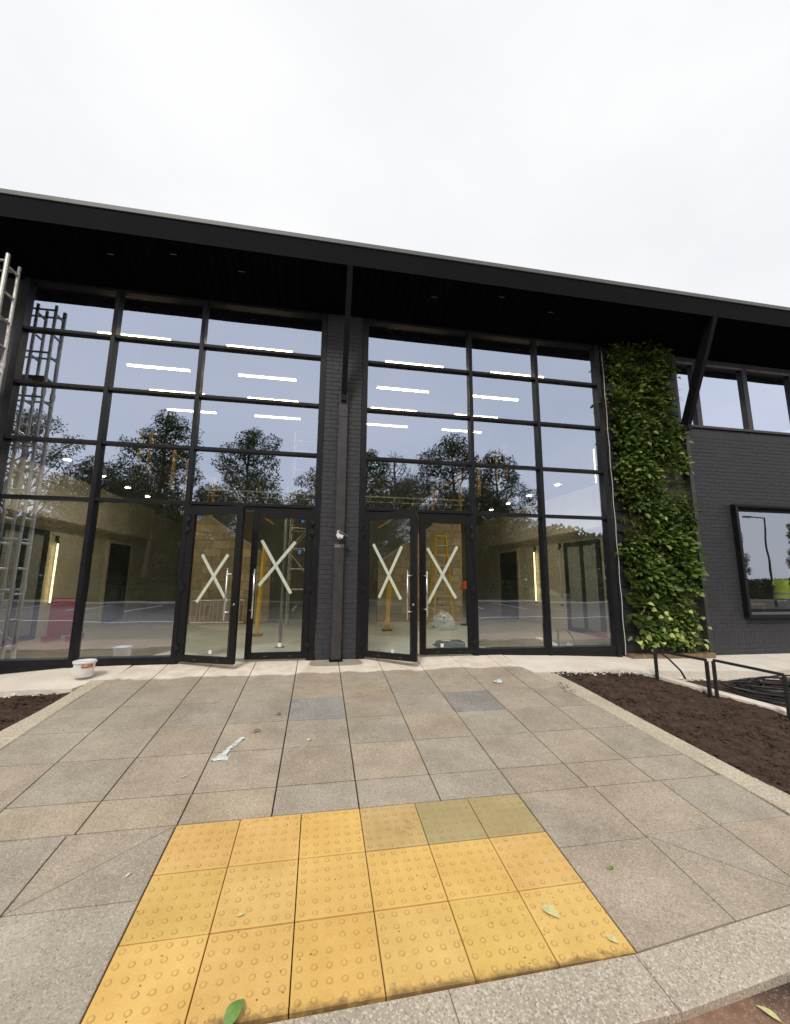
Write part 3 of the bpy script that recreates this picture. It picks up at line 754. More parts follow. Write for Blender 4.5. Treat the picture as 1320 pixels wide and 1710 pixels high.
# ---- brickwork
BR = {}
def brick_mesh(l, h, d=.10):
    k = (round(l, 3), round(h, 3))
    if k not in BR:
        me = MB().box(0, l, 0, d, 0, h, .0025).mesh('brick', 'brick_paint'); fix_normals(me); BR[k] = me
    return BR[k]
def bricks(parent, X0, X1, Z0, Z1, yf, holes=(), limit=300, soldiers=()):
    spots = []
    k = 0; z = Z0
    def free(xa, xb, za, zb):
        segs = [(xa, xb)]
        for hx0, hx1, hz0, hz1 in holes:
            if zb <= hz0+.005 or za >= hz1-.005: continue
            ns = []
            for a, c in segs:
                if c <= hx0 or a >= hx1: ns.append((a, c)); continue
                if a < hx0: ns.append((a, hx0))
                if c > hx1: ns.append((hx1, c))
            segs = ns
        return [s for s in segs if s[1]-s[0] > .03]
    bands = sorted(soldiers)
    while z < Z1-.02:
        sold = [b_ for b_ in bands if abs(b_-z) < .04]
        if sold:
            h = .215; x = X0
            while x < X1-.02:
                for a, c in free(x, min(x+.065, X1), z, z+h): spots.append((a, z, c-a, h))
                x += .075
            z += .225; continue
        h = min(.065, Z1-z); x = X0 - (.1125 if k % 2 else 0)
        while x < X1-.02:
            a, c = max(x, X0), min(x+.215, X1)
            if c-a > .02:
                for a2, c2 in free(a, c, z, z+h): spots.append((a2, z, c2-a2, h))
            x += .225
        z += .075; k += 1
    cp = Vector((0, -6.7, 1.26))
    spots.sort(key=lambda s: (Vector((s[0], yf, s[1]))-cp).length)
    for x, zz, l, h in spots[:limit]:
        place('brick', brick_mesh(l, h), parent, (x, yf+random.uniform(-.002, .0015), zz))
    rest = MB()
    for x, zz, l, h in spots[limit:]:
        dy = random.uniform(-.002, .0015); rest.box(x, x+l, yf+dy, yf+.1, zz, zz+h, .003)
    if rest.v:
        o = rest.build('brickwork', 'brick_paint', parent); fix_normals(o.data); tag(o, kind='stuff')
pier = MB().box(.002, .616, -.0585, .30, -.05, ZT).build('brick_pier', 'mortar_paint', bld)
bricks(pier, .0, .618, 0, ZT-.02, -.062)
WIN = (7.97, 10.2, .585, 2.655)
w = MB()
w.box(7.075, 7.97, .0032, .25, -.3, 4.235); w.box(7.97, 10.2, .0032, .25, -.3, .585); w.box(7.97, 10.2, .0032, .25, 2.655, 4.235); w.box(10.2, 12.5, .0032, .25, -.3, 4.235)
wallR = w.build('brick_wall', 'mortar_paint', bld)
bricks(wallR, 7.075, 10.9, -.165, 4.235, 0, [(7.96, 10.21, .575, 2.665)], 300, (.06, 4.01))
wl = MB().box(-9, -4.63, .0, .3, -.3, ZT).build('brick_wall', 'brick_paint', bld)

# ---- wall window: box frame standing proud of the wall
wf = MB(); a, c, d, e_ = WIN
wf.box(a-.045, a+.012, -.11, .10, d-.05, e_+.04); wf.box(c-.012, c+.045, -.11, .10, d-.05, e_+.04)
wf.box(a+.012, c-.012, -.11, .10, e_-.015, e_+.04); wf.box(a+.012, c-.012, -.11, .10, d-.05, d+.012)
win = wf.build('window', 'frame', bld); win['label'] = 'square picture window in a dark box frame'
MB().box(a+.03, c-.03, .055, .067, d+.10, e_-.06).build('pane', 'glass_window', win)
MB().box(a+.013, c-.013, -.10, -.02, d+.013, d+.055).build('sill', 'flashing', win)
MB().box(a-.10, c+.10, -.135, -.111, e_+.005, e_+.045).build('hood', 'frame', win)
wi = MB(); wi.box(a+.012, a+.05, .03, .10, d+.012, e_-.015); wi.box(c-.05, c-.012, .03, .10, d+.012, e_-.015); wi.box(a+.05, c-.05, .03, .10, e_-.075, e_-.015); wi.box(a+.05, c-.05, .03, .10, d+.06, d+.11)
wi.build('inner_frame', 'frame', win)

# ---- clerestory windows above the wall
xb_ = [6.97, 7.47, 8.70, 9.93, 11.2, 12.4]
for i in range(5):
    a, c = xb_[i], xb_[i+1]; z0, z1 = 4.245, 5.75
    f = MB(); lw = .05 if i == 0 else (.035)
    f.box(a, a+.055, -.01, .12, z0, z1); f.box(c-.055, c-.001, -.01, .12, z0, z1); f.box(a+.055, c-.055, -.01, .12, z0, z0+.055); f.box(a+.055, c-.055, -.01, .12, z1-.14, z1)
    o = f.build('window', 'steel_grey', bld)
    MB().box(a+.05, c-.05, .05, .062, z0+.05, z1-.135).build('pane', 'glass_upper', o)
    MB().box(a+.06, c-.06, -.02, -.011, 5.60, 5.645).build('head_trim', 'steel_pale', o)
MB().box(6.97, 12.5, -.035, .02, 4.236, 4.2445).build('sill_flashing', 'frame', bld)

# ---- roof: fascia, flashing, boarded soffit
YF, ZF = -.95, 6.02
r_ = MB().add([(-12,YF+.02,ZF+.03),(14,YF+.02,ZF+.03),(14,0.02,ZT+.035),(-12,0.02,ZT+.035),(14,12,ZT+.035),(-12,12,ZT+.035),
               (-12,YF+.02,6.36),(14,YF+.02,6.36),(14,12,6.9),(-12,12,6.9)],
              [(0,3,2,1),(3,5,4,2),(6,7,8,9),(0,1,7,6),(0,6,9,5,3),(1,2,4,8,7),(4,5,9,8)]).build('roof', 'soffit', bld)
MB().box(-12, 14, YF-.004, YF+.018, ZF-.005, 6.352).build('fascia', 'fascia', r_)
fl_ = MB(); fl_.box(-12, 14, YF-.022, YF+.03, 6.353, 6.43, .006)
fo = fl_.build('flashing', 'flashing', r_); fix_normals(fo.data)
slope = math.atan2(ZF+.012-(ZT+.02), 0.0-YF); Ln = math.hypot(ZF-ZT, YF)
bm_ = MB().box(0, .112, -Ln+.03, -.01, -.018, 0, .003).mesh('soffit_board', 'soffit'); fix_normals(bm_)
i = 0; x = -9.0
while x < 12.5:
    place('soffit_board', bm_, r_, (x, 0, ZT+.018+random.uniform(-.001, .001)), (-slope, 0, 0)); x += .128
for (x, y) in [(-3.2, -.62), (-1.35, -.62), (-2.3, -.75), (1.75, -.62), (2.9, -.78), (3.9, -.62)]:
    z = ZT + (-y)*(ZF-ZT)/.95 - .012
    MB().box(x-.045, x+.045, y-.006, y+.006, z-.006, z).build('soffit_glint', 'steel_pale', r_)  # small pale bars standing in for glints of light on the soffit

# ---- steel columns with raking struts
def column(x, hw, zb, pale):
    o = MB().box(x-hw, x+hw, -.15, -.065, zb, 4.30).build('steel_column', 'steel_grey' if not pale else 'steel_pale', bld)
    return o
c0 = column(.31, .072, 0.012, False)
for z, h in ((4.10, .02), (3.86, .02), (1.69, .055)):
    MB().box(.31-.077, .31+.077, -.156, -.064, z, z+h).build('collar', 'steel_grey' if z > 3 else 'steel_pale', c0)
MB().box(.31-.10, .31+.10, -.19, -.063, -.008, .012).build('base_plate', 'steel_black', c0)
c1 = MB().box(6.96, 7.045, -.12, -.02, -.16, 4.30).build('steel_column', 'steel_grey', bld)
MB().box(6.952, 7.053, -.127, -.015, 3.93, 3.945).build('collar', 'steel_grey', c1)
for x in (.31, 7.0):
    st_ = MB().bar((x, -.10, 4.20), (x, YF+.05, ZF+.015), .085, .17, (0, -.5, -1)).build('roof_strut', 'steel_black', bld)
    MB().box(x-.046, x+.046, -.20, -.01, 4.12, 4.30).build('strut_shoe', 'steel_black', st_)

# ---- interior shell
MB().box(-9, 12.5, .11, 11, -.4, -.004).build('floor', 'int_floor', bld)
def side_wall(x, s):
    # s = +1: wall on the right, faces -X
    xa, xb = (x, x+.2) if s > 0 else (x-.2, x)
    o = MB().box(xa, xb, .32, 10.8, -.003, 3.22).build('inner_wall', 'plaster', bld)
    p = -s
    bx = sorted((x, x+p*.32)); MB().box(bx[0]+(.001 if p<0 else .001), bx[1], .35, 7.2, 2.30, 3.215).build('bulkhead', 'plaster', o)
    # dark glazed door in the side wall
    f = MB(); q = sorted((x+p*.002, x+p*.06))
    for ya, yb, za, zb in ((1.40,1.50,0,2.1),(1.98,2.08,0,2.1),(2.60,2.72,0,2.1),(1.50,1.98,2.0,2.1),(2.08,2.60,2.0,2.1),(1.50,1.98,0,.1),(2.08,2.60,0,.1)): f.box(q[0], q[1], ya, yb, za, zb)
    d_ = f.build('glazed_door', 'int_dark', o)
    q = sorted((x+p*.01, x+p*.03))
    MB().box(q[0], q[1], 1.5, 1.98, .1, 2.0).build('pane', 'plaster_grey', d_); MB().box(q[0], q[1], 2.08, 2.6, .1, 2.0).build('pane', 'plaster_grey', d_)
    q = sorted((x+p*.002, x+p*.03)); MB().box(q[0], q[1], 5.25, 6.5, 0, 2.05).build('doorway', 'int_dark', o)
    q = sorted((x+p*.002, x+p*.05)); g_ = MB(); g_.box(q[0], q[1], 5.15, 5.25, 0, 2.13); g_.box(q[0], q[1], 6.5, 6.6, 0, 2.13); g_.box(q[0], q[1], 5.25, 6.5, 2.05, 2.13); g_.build('door_lining', 'plaster', o)
    # gallery above
    q = sorted((x+s*.201, x+s*2.0)); MB().box(q[0], q[1], .32, 10.8, 3.0, 3.2).build('gallery_floor', 'plaster_grey', o)
    q = sorted((x+s*2.0, x+s*2.2)); MB().box(q[0], q[1], .32, 10.8, 3.0, 5.64).build('gallery_wall', 'plaster_grey', o)
    return o
side_wall(-5.4, -1); side_wall(6.06, 1)
MB().box(-8, 9, 10.8, 11, -.003, 5.64).build('back_wall', 'plaster_grey', bld)
MB().box(-8, 12.4, .35, 11, 5.645, 5.74).build('ceiling', 'ceiling', bld)
cbm = MB().box(0, .112, .36, 10.7, 5.622, 5.642).mesh('ceiling_board', 'soffit'); x = -7.3
while x < 8.0: place('ceiling_board', cbm, bld, (x, 0, 0)); x += .128
# room behind the picture window
MB().box(7.06, 7.2, .26, 4.2, -.003, 3.6).build('inner_wall', 'plaster', bld)
MB().box(7.21, 12.4, 4.2, 4.4, -.003, 3.6).build('back_wall', 'plaster', bld); MB().box(12.3, 12.4, .26, 4.19, -.003, 3.6).build('inner_wall', 'plaster', bld)
MB().box(7.21, 12.4, .26, 4.4, 3.61, 3.75).build('ceiling', 'ceiling', bld)
# upper room behind the clerestory
MB().box(8.3, 12.4, 4.2, 4.4, 3.76, 5.64).build('back_wall', 'plaster_grey', bld)

# ---- stair flights against the back of the hall: block wall, steps, yellow balustrade
def staircase(xi, xo, zi, slope_, label, s):
    """raked wall from the inner end xi to the outer end xo at Y=5; s=+1 rises to the right."""
    t = thing('staircase', label, 'staircase', (xi, 5, 0), 'stair flights at the back of the hall')
    Lx = abs(xo-xi); top = lambda u: min(zi + slope_*u, 4.6)
    P = [(0, 0), (Lx, 0), (Lx, top(Lx)), (0, top(0))]
    b = MB(); V = [(s*u, y, z) for y in (.02, .22) for u, z in P]
    b.add(V, [(0,1,2,3),(7,6,5,4),(0,4,5,1),(1,5,6,2),(2,6,7,3),(3,7,4,0)])
    core = b.build('flank_wall', 'block_joint', t); fix_normals(core.data)
    bw, bh = .44, .215; k = 0; z = 0
    while z < top(Lx):
        u = -.22 if k % 2 else 0
        while u < Lx:
            ua, ub = max(u, 0)+.005, min(u+bw, Lx)-.005; za, zb = z+.005, z+bh-.005
            if ub-ua > .03 and top(ub) > za+.02:
                # clip the block by the rake
                pts = [(ua, za), (ub, za), (ub, min(zb, top(ub)))]
                if top(ub) >= zb and top(ua) < zb: pts.append(((zb-zi)/slope_, zb))
                pts.append((ua, max(min(zb, top(ua)), za)))
                if top(ua) <= za: pts = [((za-zi)/slope_, za)] + pts[1:-1]
                if len(pts) >= 3 and all(abs(p[0]) < 20 for p in pts):
                    V = [(s*p[0], y, p[1]) for y in (0, .019) for p in pts]; n_ = len(pts)
                    F = [tuple(range(n_)), tuple(range(2*n_-1, n_-1, -1))] + [(q, n_+q, n_+(q+1) % n_, (q+1) % n_) for q in range(n_)]
                    o = MB().add(V, F).build('block', 'block', core); fix_normals(o.data)
            u += bw
        z += bh; k += 1
    stp = MB(); n_ = int(Lx/.27)
    for q in range(n_):
        stp.box(*sorted((s*q*.27, s*(q+1)*.27)), .23, 1.4, max(0, top(q*.27)-.5), top(q*.27)-.02)
    stp.build('steps', 'plaster_grey', t)
    cp = MB(); cp.bar((s*0, .11, top(0)+.02), (s*Lx, .11, top(Lx)+.02), .26, .05); cp.build('coping', 'plaster_grey', t)
    return t
stL = staircase(-1.25, -3.5, 1.64, .685, 'stair flight rising to the left behind the left doors, yellow balustrade posts', -1)
stR = staircase(1.66, 4.15, 1.62, .67, 'stair flight rising to the right behind the right doors, yellow balustrade posts', 1)
for t, s, xi, zi, sl, X in ((stL, -1, -1.25, 1.64, .685, [-2.9,-3.6,-3.98,-4.6,-4.86]), (stR, 1, 1.66, 1.62, .67, [3.3,4.16,4.78,5.38,5.68])):
    for x in X:
        z0 = zi+sl*abs(x-xi)
        MB().box(x-xi-.04, x-xi+.04, .06, .16, z0, z0+1.12).build('baluster', 'yellow_paint', t)
    xo = X[-1]; q0 = 2.2; MB().bar((s*q0, .11, zi+sl*q0-.10), (xo-xi+s*.15, .11, zi+sl*(abs(xo-xi)+.15)-.10), .05, .24).build('stringer', 'steel_grey', t)
    rl = MB(); rl.bar((0, .11, zi+1.0), (xo-xi, .11, zi+sl*abs(xo-xi)+1.0), .03, .03); rl.build('hand_rail', 'yellow_paint', t)
# ================================================================== LIVING WALL
def leaf_arrays(P, D, Nn, Ln_, W, fold=.25, droop=.0):
    """rounded leaves: base, two side points each side, tip; folded on the midrib."""
    D = D/np.linalg.norm(D, axis=1, keepdims=True); S = np.cross(D, Nn); S /= np.linalg.norm(S, axis=1, keepdims=True)+1e-9
    Nn = np.cross(S, D); Lc = Ln_[:, None]; Wc = W[:, None]
    b = P; t = P + D*Lc - Nn*Lc*droop
    l1 = P + D*Lc*.28 + S*Wc*.42 + Nn*Wc*fold; l2 = P + D*Lc*.66 + S*Wc*.44 + Nn*Wc*fold - Nn*Lc*droop*.4
    r1 = P + D*Lc*.28 - S*Wc*.42 + Nn*Wc*fold; r2 = P + D*Lc*.66 - S*Wc*.44 + Nn*Wc*fold - Nn*Lc*droop*.4
    V = np.stack([b, l1, l2, t, r2, r1], 1).reshape(-1, 3); n = len(P); k = np.arange(n)*6
    F = np.concatenate([np.stack([k, k+3, k+2, k+1], 1), np.stack([k, k+5, k+4, k+3], 1)])
    return V, F
def mesh_np(name, V, F, m):
    me = bpy.data.meshes.new(name); me.vertices.add(len(V)); me.vertices.foreach_set('co', np.asarray(V, np.float32).ravel())
    F = np.asarray(F); q = F.shape[1]; me.loops.add(F.size); me.loops.foreach_set('vertex_index', F.ravel().astype(np.int32))
    me.polygons.add(len(F)); me.polygons.foreach_set('loop_start', np.arange(0, F.size, q, dtype=np.int32)); me.polygons.foreach_set('loop_total', np.full(len(F), q, np.int32))
    me.update(calc_edges=True); me.validate(); me.materials.append(MATS[m]); return me
def unit(n, r):
    v = r.normal(size=(n, 3)); return v/np.linalg.norm(v, axis=1, keepdims=True)
def broad_plant(seed, n=58, spread=.15, size=.088):
    r = np.random.default_rng(seed)
    P = np.stack([r.normal(0, spread*.55, n), -np.abs(r.normal(.07, .05, n))-.01, r.normal(-.02, spread*.55, n)], 1)
    D = P*np.array([1, 1.2, 1]) + np.array([0, -.06, -.02]) + .07*unit(n, r)
    Nn = np.array([0, -.7, .9]) + .55*unit(n, r)
    s = size*r.uniform(.45, 1.5, n)
    return leaf_arrays(P, D, Nn, s, s*r.uniform(.55, .8, n), .22, .15)
def fern_plant(seed, fronds=16):
    r = np.random.default_rng(seed); Ps, Ds, Ns, Ls = [], [], [], []
    for f in range(fronds):
        a = r.uniform(0, 2*math.pi); d = np.array([math.cos(a), -r.uniform(.5, 1.1), .55*math.sin(a)+.15]); d /= np.linalg.norm(d)
        L_ = r.uniform(.16, .28); p = np.zeros(3)
        for k in range(9):
            t = k/9; d = d + np.array([0, 0, -.10]); d /= np.linalg.norm(d); p = p + d*L_/9
            side = np.cross(d, [0, -.4, 1]); side /= np.linalg.norm(side)
            for sg in (-1, 1):
                Ps.append(p.copy()); Ds.append(side*sg + d*.5); Ns.append(np.array([0, -.5, 1])+.2*r.normal(size=3)); Ls.append(L_*.26*(1-.75*t))
    P, D, Nn, L_ = map(np.array, (Ps, Ds, Ns, Ls)); return leaf_arrays(P, D, Nn, L_, L_*.36, .05, .1)
def grass_plant(seed, blades=34):
    r = np.random.default_rng(seed); V = []; F = []
    for b_ in range(blades):
        a = r.uniform(0, 2*math.pi); d = np.array([.8*math.cos(a), -r.uniform(.4, 1), .5*math.sin(a)+.5]); d /= np.linalg.norm(d)
        L_ = r.uniform(.14, .30); p = r.normal(0, .02, 3); w = r.uniform(.003, .006)
        s = np.cross(d, [0, -.3, 1]); s /= np.linalg.norm(s); k0 = len(V)
        for k in range(5):
            ww = w*(1-k/4.3); V += [p-s*ww, p+s*ww]; d = d + np.array([0, 0, -.22]); d /= np.linalg.norm(d); p = p + d*L_/4
        F += [(k0+2*k, k0+2*k+1, k0+2*k+3, k0+2*k+2) for k in range(4)]
    return np.array(V), np.array(F)
lw = thing('living_wall', 'tall strip of leafy green plants growing on the wall right of the glazing', 'living wall', (6.12, 0, 0))
LX0, LX1 = 5.36-6.12, 6.93-6.12
MB().box(LX0-.06, LX1+.025, -.02, .08, -.08, 5.76).build('backing_panel', 'int_dark', lw)
trays = MB()
for k in range(29): MB().box(LX0, LX1, -.055, -.021, .14+k*.195, .155+k*.195).build('planting_tray', 'int_dark', lw)
MB().box(LX0-.04, LX1+.06, -.20, .0, -.135, -.045).build('timber_sill', 'timber_dirty', lw)
ww_ = MB().path([(LX0-.075+.006*math.sin(z*9), -.085, z) for z in np.linspace(-.05, 5.6, 60)], .005, 5); ww_.build('sealant_bead', 'white_sticker', lw)
PL = [mesh_np('plant', *broad_plant(i), 'wall_leaf') for i in range(6)] + [mesh_np('plant', *broad_plant(20+i, 96, .16, .058), 'wall_leaf') for i in range(3)] + \
     [mesh_np('plant', *fern_plant(i), 'fern_leaf') for i in range(4)] + [mesh_np('plant', *grass_plant(i), 'grass_leaf') for i in range(3)]
r = np.random.default_rng(11)
for j in range(30):
    for i in range(9):
        z = .17 + j*.192 + r.uniform(-.05, .05); x = LX0+.08 + (LX1-LX0-.27)*(i+.5*(j % 2)*.8)/8.4 + r.uniform(-.04, .04)
        if j < 2 and r.random() < .35: continue
        if r.random() < .05+(.16 if i == 0 else 0): continue
        patch = float(N1(np.array([x*2.2+3]), np.array([z*1.3]))[0])
        if patch < .34: k = r.integers(9, 13)
        elif patch > .70: k = r.integers(13, 16)
        elif patch > .55: k = r.integers(6, 9)
        else: k = r.integers(0, 6)
        if r.random() < .25: k = r.integers(0, 16)
        o = place('plant', PL[int(k)], lw, (x, -.03-r.uniform(0, .03), z), (r.uniform(-.3, .3), r.uniform(-.5, .5), r.uniform(-.3, .3)))
        s = r.uniform(.85, 1.2); o.scale = (s, s*r.uniform(.8, 1.3), s)
bigL = []
for i in range(4):
    rr = np.random.default_rng(50+i); q = MB()
    outline = []
    for k in range(9):
        t = k/8; wv = math.sin(math.pi*min(1, t*1.02)**.75)*.042; outline.append((t*.115, wv))
    V = [(x, y, .012*math.sin(x*40)+abs(y)*.25) for x, y in outline] + [(x, 0, .012*math.sin(x*40)) for x, y in outline] + [(x, -y, .012*math.sin(x*40)+abs(y)*.25) for x, y in outline]
    F = [(k, 9+k, 10+k, k+1) for k in range(8)] + [(9+k, 18+k, 19+k, 10+k) for k in range(8)]
    q.add(V, F); q.path([(-.10, 0, -.02), (-.05, 0, .008), (0, 0, 0)], .002, 4)
    bigL.append(q.mesh('leaf', 'big_leaf', True))
for k in range(44):
    x = r.uniform(LX0+.05, LX1-.03); z = abs(r.normal(0, .16))+.12 if k < 34 else r.uniform(.5, 1.0)
    o = place('leaf', bigL[k % 4], lw, (x, -.17-r.uniform(0, .10), z), (r.uniform(-.5, .9)+.5, r.uniform(.1, .9), R(-90)+r.uniform(-1.1, 1.1)))
    s = r.uniform(.65, 1.15); o.scale = (s, s, s)

# ================================================================== THINGS OUTSIDE
# ---- low black railings in the soil bed
def railing(p, q, label):
    zp, zq = G(*p), G(*q); t = thing('bed_railing', label, 'railing', (p[0], p[1], zp), 'low railings beside the soil bed')
    d = Vector((q[0]-p[0], q[1]-p[1], 0)); top = (.215-zp, (.20 if p[1] > -1.5 else .165)-zp)
    rz = math.atan2(d.y, d.x)
    a = MB().box(-.018, .018, -.018, .018, -.12, top[0], .002).build('post', 'black_cable', t); a.rotation_euler.z = rz
    b = MB().box(-.018, .018, -.018, .018, zq-zp-.12, top[1], .002).build('post', 'black_cable', t, (d.x, d.y, 0)); b.rotation_euler.z = rz
    MB().bar((0, 0, top[0]+.014), (d.x, d.y, top[1]+.014), .036, .028).build('top_rail', 'black_cable', t)
    return t
railing((4.83, -1.25), (4.995, -1.91), 'low black railing in the soil, the one nearer the living wall')
railing((5.015, -1.99), (5.285, -2.61), 'low black railing in the soil, cut by the right edge of the picture')
hz_ = MB().path([(4.86,-1.22,.21),(4.91,-1.14,.245),(4.99,-1.15,.19),(5.10,-1.20,.09),(5.21,-1.27,-.06),(5.25,-1.30,-.17)], .013, 7)
tag(hz_.build('hose', 'black_cable', smooth=True), 'short black hose hanging over the first low railing', 'hose')
# ---- heap of black cable on the bare earth
cb = thing('cable_coil', 'loose coil of black cable lying on the bare earth behind the railings', 'cable', (6.5, -1.75, 0))
rr = random.Random(4)
for k in range(14):
    cx, cy, ra, rb = rr.uniform(-.15,.35), rr.uniform(-.12,.16), rr.uniform(.5,1.0), rr.uniform(.16,.42); ph = rr.uniform(0, 6); rot = rr.uniform(-.35, .05)
    pts = []
    for q in range(33):
        a = 2*math.pi*q/32; u, v = ra*math.cos(a), rb*math.sin(a)
        x = cx+u*math.cos(rot)-v*math.sin(rot); y = cy+u*math.sin(rot)+v*math.cos(rot)
        pts.append((x, y, G(6.5+x, -1.75+y)-.075+.012*k*.8+.025*math.sin(2*a+ph)))
    MB().path(pts, .011, 6).build('loop', 'black_cable', cb)
MB().path([(-.75,.25,G(5.75,-1.5)-.03),(-.5,.05,G(6,-1.7)-.02),(-.1,-.3,G(6.4,-2.05)-.04),(.2,-.62,G(6.7,-2.4)-.05)], .010, 6).build('loose_end', 'black_cable', cb)
fm = MB(); rr = np.random.default_rng(2)
def crumple(name, c, w, h, amp, m, label, cat, rz=0, n=9):
    X, Y = np.meshgrid(np.linspace(-w/2, w/2, n), np.linspace(-h/2, h/2, n)); q = np.random.default_rng(int(abs(c[0]*1000+c[1]*77)) % 9999)
    Z = np.abs(q.normal(0, amp, X.shape)); X = X+q.normal(0, w/n*.25, X.shape); Y = Y+q.normal(0, h/n*.25, X.shape)
    V = np.stack([X.ravel(), Y.ravel(), Z.ravel()], 1); V = np.concatenate([V, V+np.array([0, 0, -.0012])])
    k = n*n; F = [(j*n+i, j*n+i+1, (j+1)*n+i+1, (j+1)*n+i) for j in range(n-1) for i in range(n-1)]; F += [tuple(k+a for a in f[::-1]) for f in F]
    o = MB().add(V.tolist(), F).build(name, m, None, (c[0], c[1], G(c[0], c[1])+.004+(c[2] if len(c) > 2 else 0))); o.rotation_euler = (math.atan(GS), 0, rz)
    return tag(o, label, cat)
crumple('plastic_sheet', (5.75, -2.45, -.03), .34, .2, .03, 'film', 'crumpled pale green plastic sheet by the cable coil', 'plastic sheet')
# ---- bucket
bk = thing('bucket', 'white plastic paint bucket with lid and orange label by the left glazing', 'bucket', (-2.895, -.53, -.036))
MB().lathe([(.100, 0), (.104, .004), (.112, .10), (.117, .165), (.117, .172)], 28).build('body', 'white_plastic', bk, smooth=True)
ld = MB().lathe([(.117, .1725), (.126, .166), (.128, .172), (.128, .188), (.122, .193), (.108, .190), (.10, .184), (.02, .184)], 28).build('lid', 'white_plastic', bk, smooth=True)
for k in range(10):
    a = k*math.pi/5+.2; MB().box(-.010, .010, -.0015, .0025, .168, .189).build('lid_tab', 'white_sticker', bk, (.1285*math.cos(a), .1285*math.sin(a), 0)).rotation_euler = (0, 0, a-math.pi/2)
def arc_band(r0, a0, a1, z0, z1, n=10):
    b = MB()
    for k in range(n+1):
        a = a0+(a1-a0)*k/n
        for z in (z0, z1): rr_ = r0+.0125*(z/.1) if False else r0+(z-.10)*.08; b.v.append((rr_*math.cos(a), rr_*math.sin(a), z))
    b.f = [(2*k, 2*k+2, 2*k+3, 2*k+1) for k in range(n)]; return b
arc_band(.1135, R(-80), R(-15), .115, .158).build('label', 'orange_print', bk); arc_band(.1142, R(-82), R(-48), .120, .128).build('label_stripe', 'dark_print', bk); arc_band(.1142, R(-70), R(-50), .138, .150).build('label_stripe', 'white_sticker', bk)
hd = MB().path([(.118*math.cos(a), .118*math.sin(a)-.004-.02*math.sin(-a), .10-.07*math.sin(-a)+.02) for a in np.linspace(0, -math.pi, 15)], .003, 5); hd.build('handle', 'white_sticker', bk)
# ---- security camera on the column
sc_ = thing('security_camera', 'small white wall camera fixed to the grey column between the doors', 'camera', (.315, -.152, 1.88))
MB().lathe([(.045, 0), (.045, .02), (.03, .03)], 16).build('mount', 'white_plastic', sc_, (0, 0, -.02)).rotation_euler = (R(90), 0, 0)
sp_ = MB().lathe([(.004,-.03),(.02,-.024),(.03,-.008),(.03,.008),(.02,.024),(.004,.03)], 16).build('joint_ball', 'white_plastic', sc_, (-.02, -.055, .045), smooth=True)
bd = MB(); bd.bar((-.045, -.09, .005), (.05, -.13, -.035), .06, .05); bd.build('body', 'white_plastic', sc_)
hd = MB(); hd.add([(-.05,-.05,.05),(-.01,-.14,.05),(.125,-.17,-.035),(.09,-.06,-.03),(-.05,-.05,.06),(-.01,-.14,.06),(.125,-.17,-.027),(.09,-.06,-.022)], [(3,2,1,0),(4,5,6,7),(0,1,5,4),(1,2,6,5),(2,3,7,6),(3,0,4,7)]); hd.build('hood', 'steel_pale', sc_)
MB().lathe([(.018,0),(.018,.01)], 12).build('lens', 'int_dark', sc_, (.05, -.135, -.04)).rotation_euler = (R(90), 0, R(60))

# ---- aluminium scaffold tower at the left end
def scaffold(name, label, loc, X, Y, H, step, r0=.024, z0=0, boards=()):
    t = thing(name, label, 'scaffold', loc)
    for xi, x in enumerate(X):
        for yi, y in enumerate(Y):
            rr_ = r0*(1.25 if (yi == 0 and xi == len(X)-1) else 1)
            u = MB().tube((x, y, z0), (x, y, H-.02*yi), rr_, n=10); p_ = u.build('upright', 'scaffold_tube', t, smooth=False)
            for z in np.arange(1.2, H-.3, 1.55): MB().tube((x, y, z-.05), (x, y, z+.05), rr_*1.3, n=10).build('collar', 'scaffold_tube', p_)
        z = .35
        while z < H-.03:
            MB().tube((x, Y[0], z), (x, Y[-1], z), r0*.8, n=8).build('rung', 'scaffold_tube', t); z += step
    for y in (Y[0], Y[-1]):
        z = .35+step*2
        while z < H:
            MB().tube((X[0], y, z+.06), (X[-1], y, z+.06), r0*.72, n=8).build('ledger', 'scaffold_tube', t); z += step*2
        k = 0; z = .4
        while z+1.4 < H:
            a, b = (X[0], X[-1]) if k % 2 else (X[-1], X[0]); MB().tube((a, y+.03, z), (b, y+.03, z+1.4), r0*.66, n=8).build('brace', 'scaffold_tube', t); z += 1.5; k += 1
    for z in boards: MB().box(X[0]+.03, X[-1]-.03, Y[0]+.02, Y[-1]-.02, z, z+.05).build('platform', 'timber_dirty', t)
    return t
zs = G(-4.4, -.6)-.02
scaffold('scaffold_tower', 'aluminium scaffold tower against the wall at the left edge', (-4.44, 0, zs), [-1.9, -.95, -.27, 0], [-.675, -.444], 5.66-zs, .38, boards=(4.35-zs,))

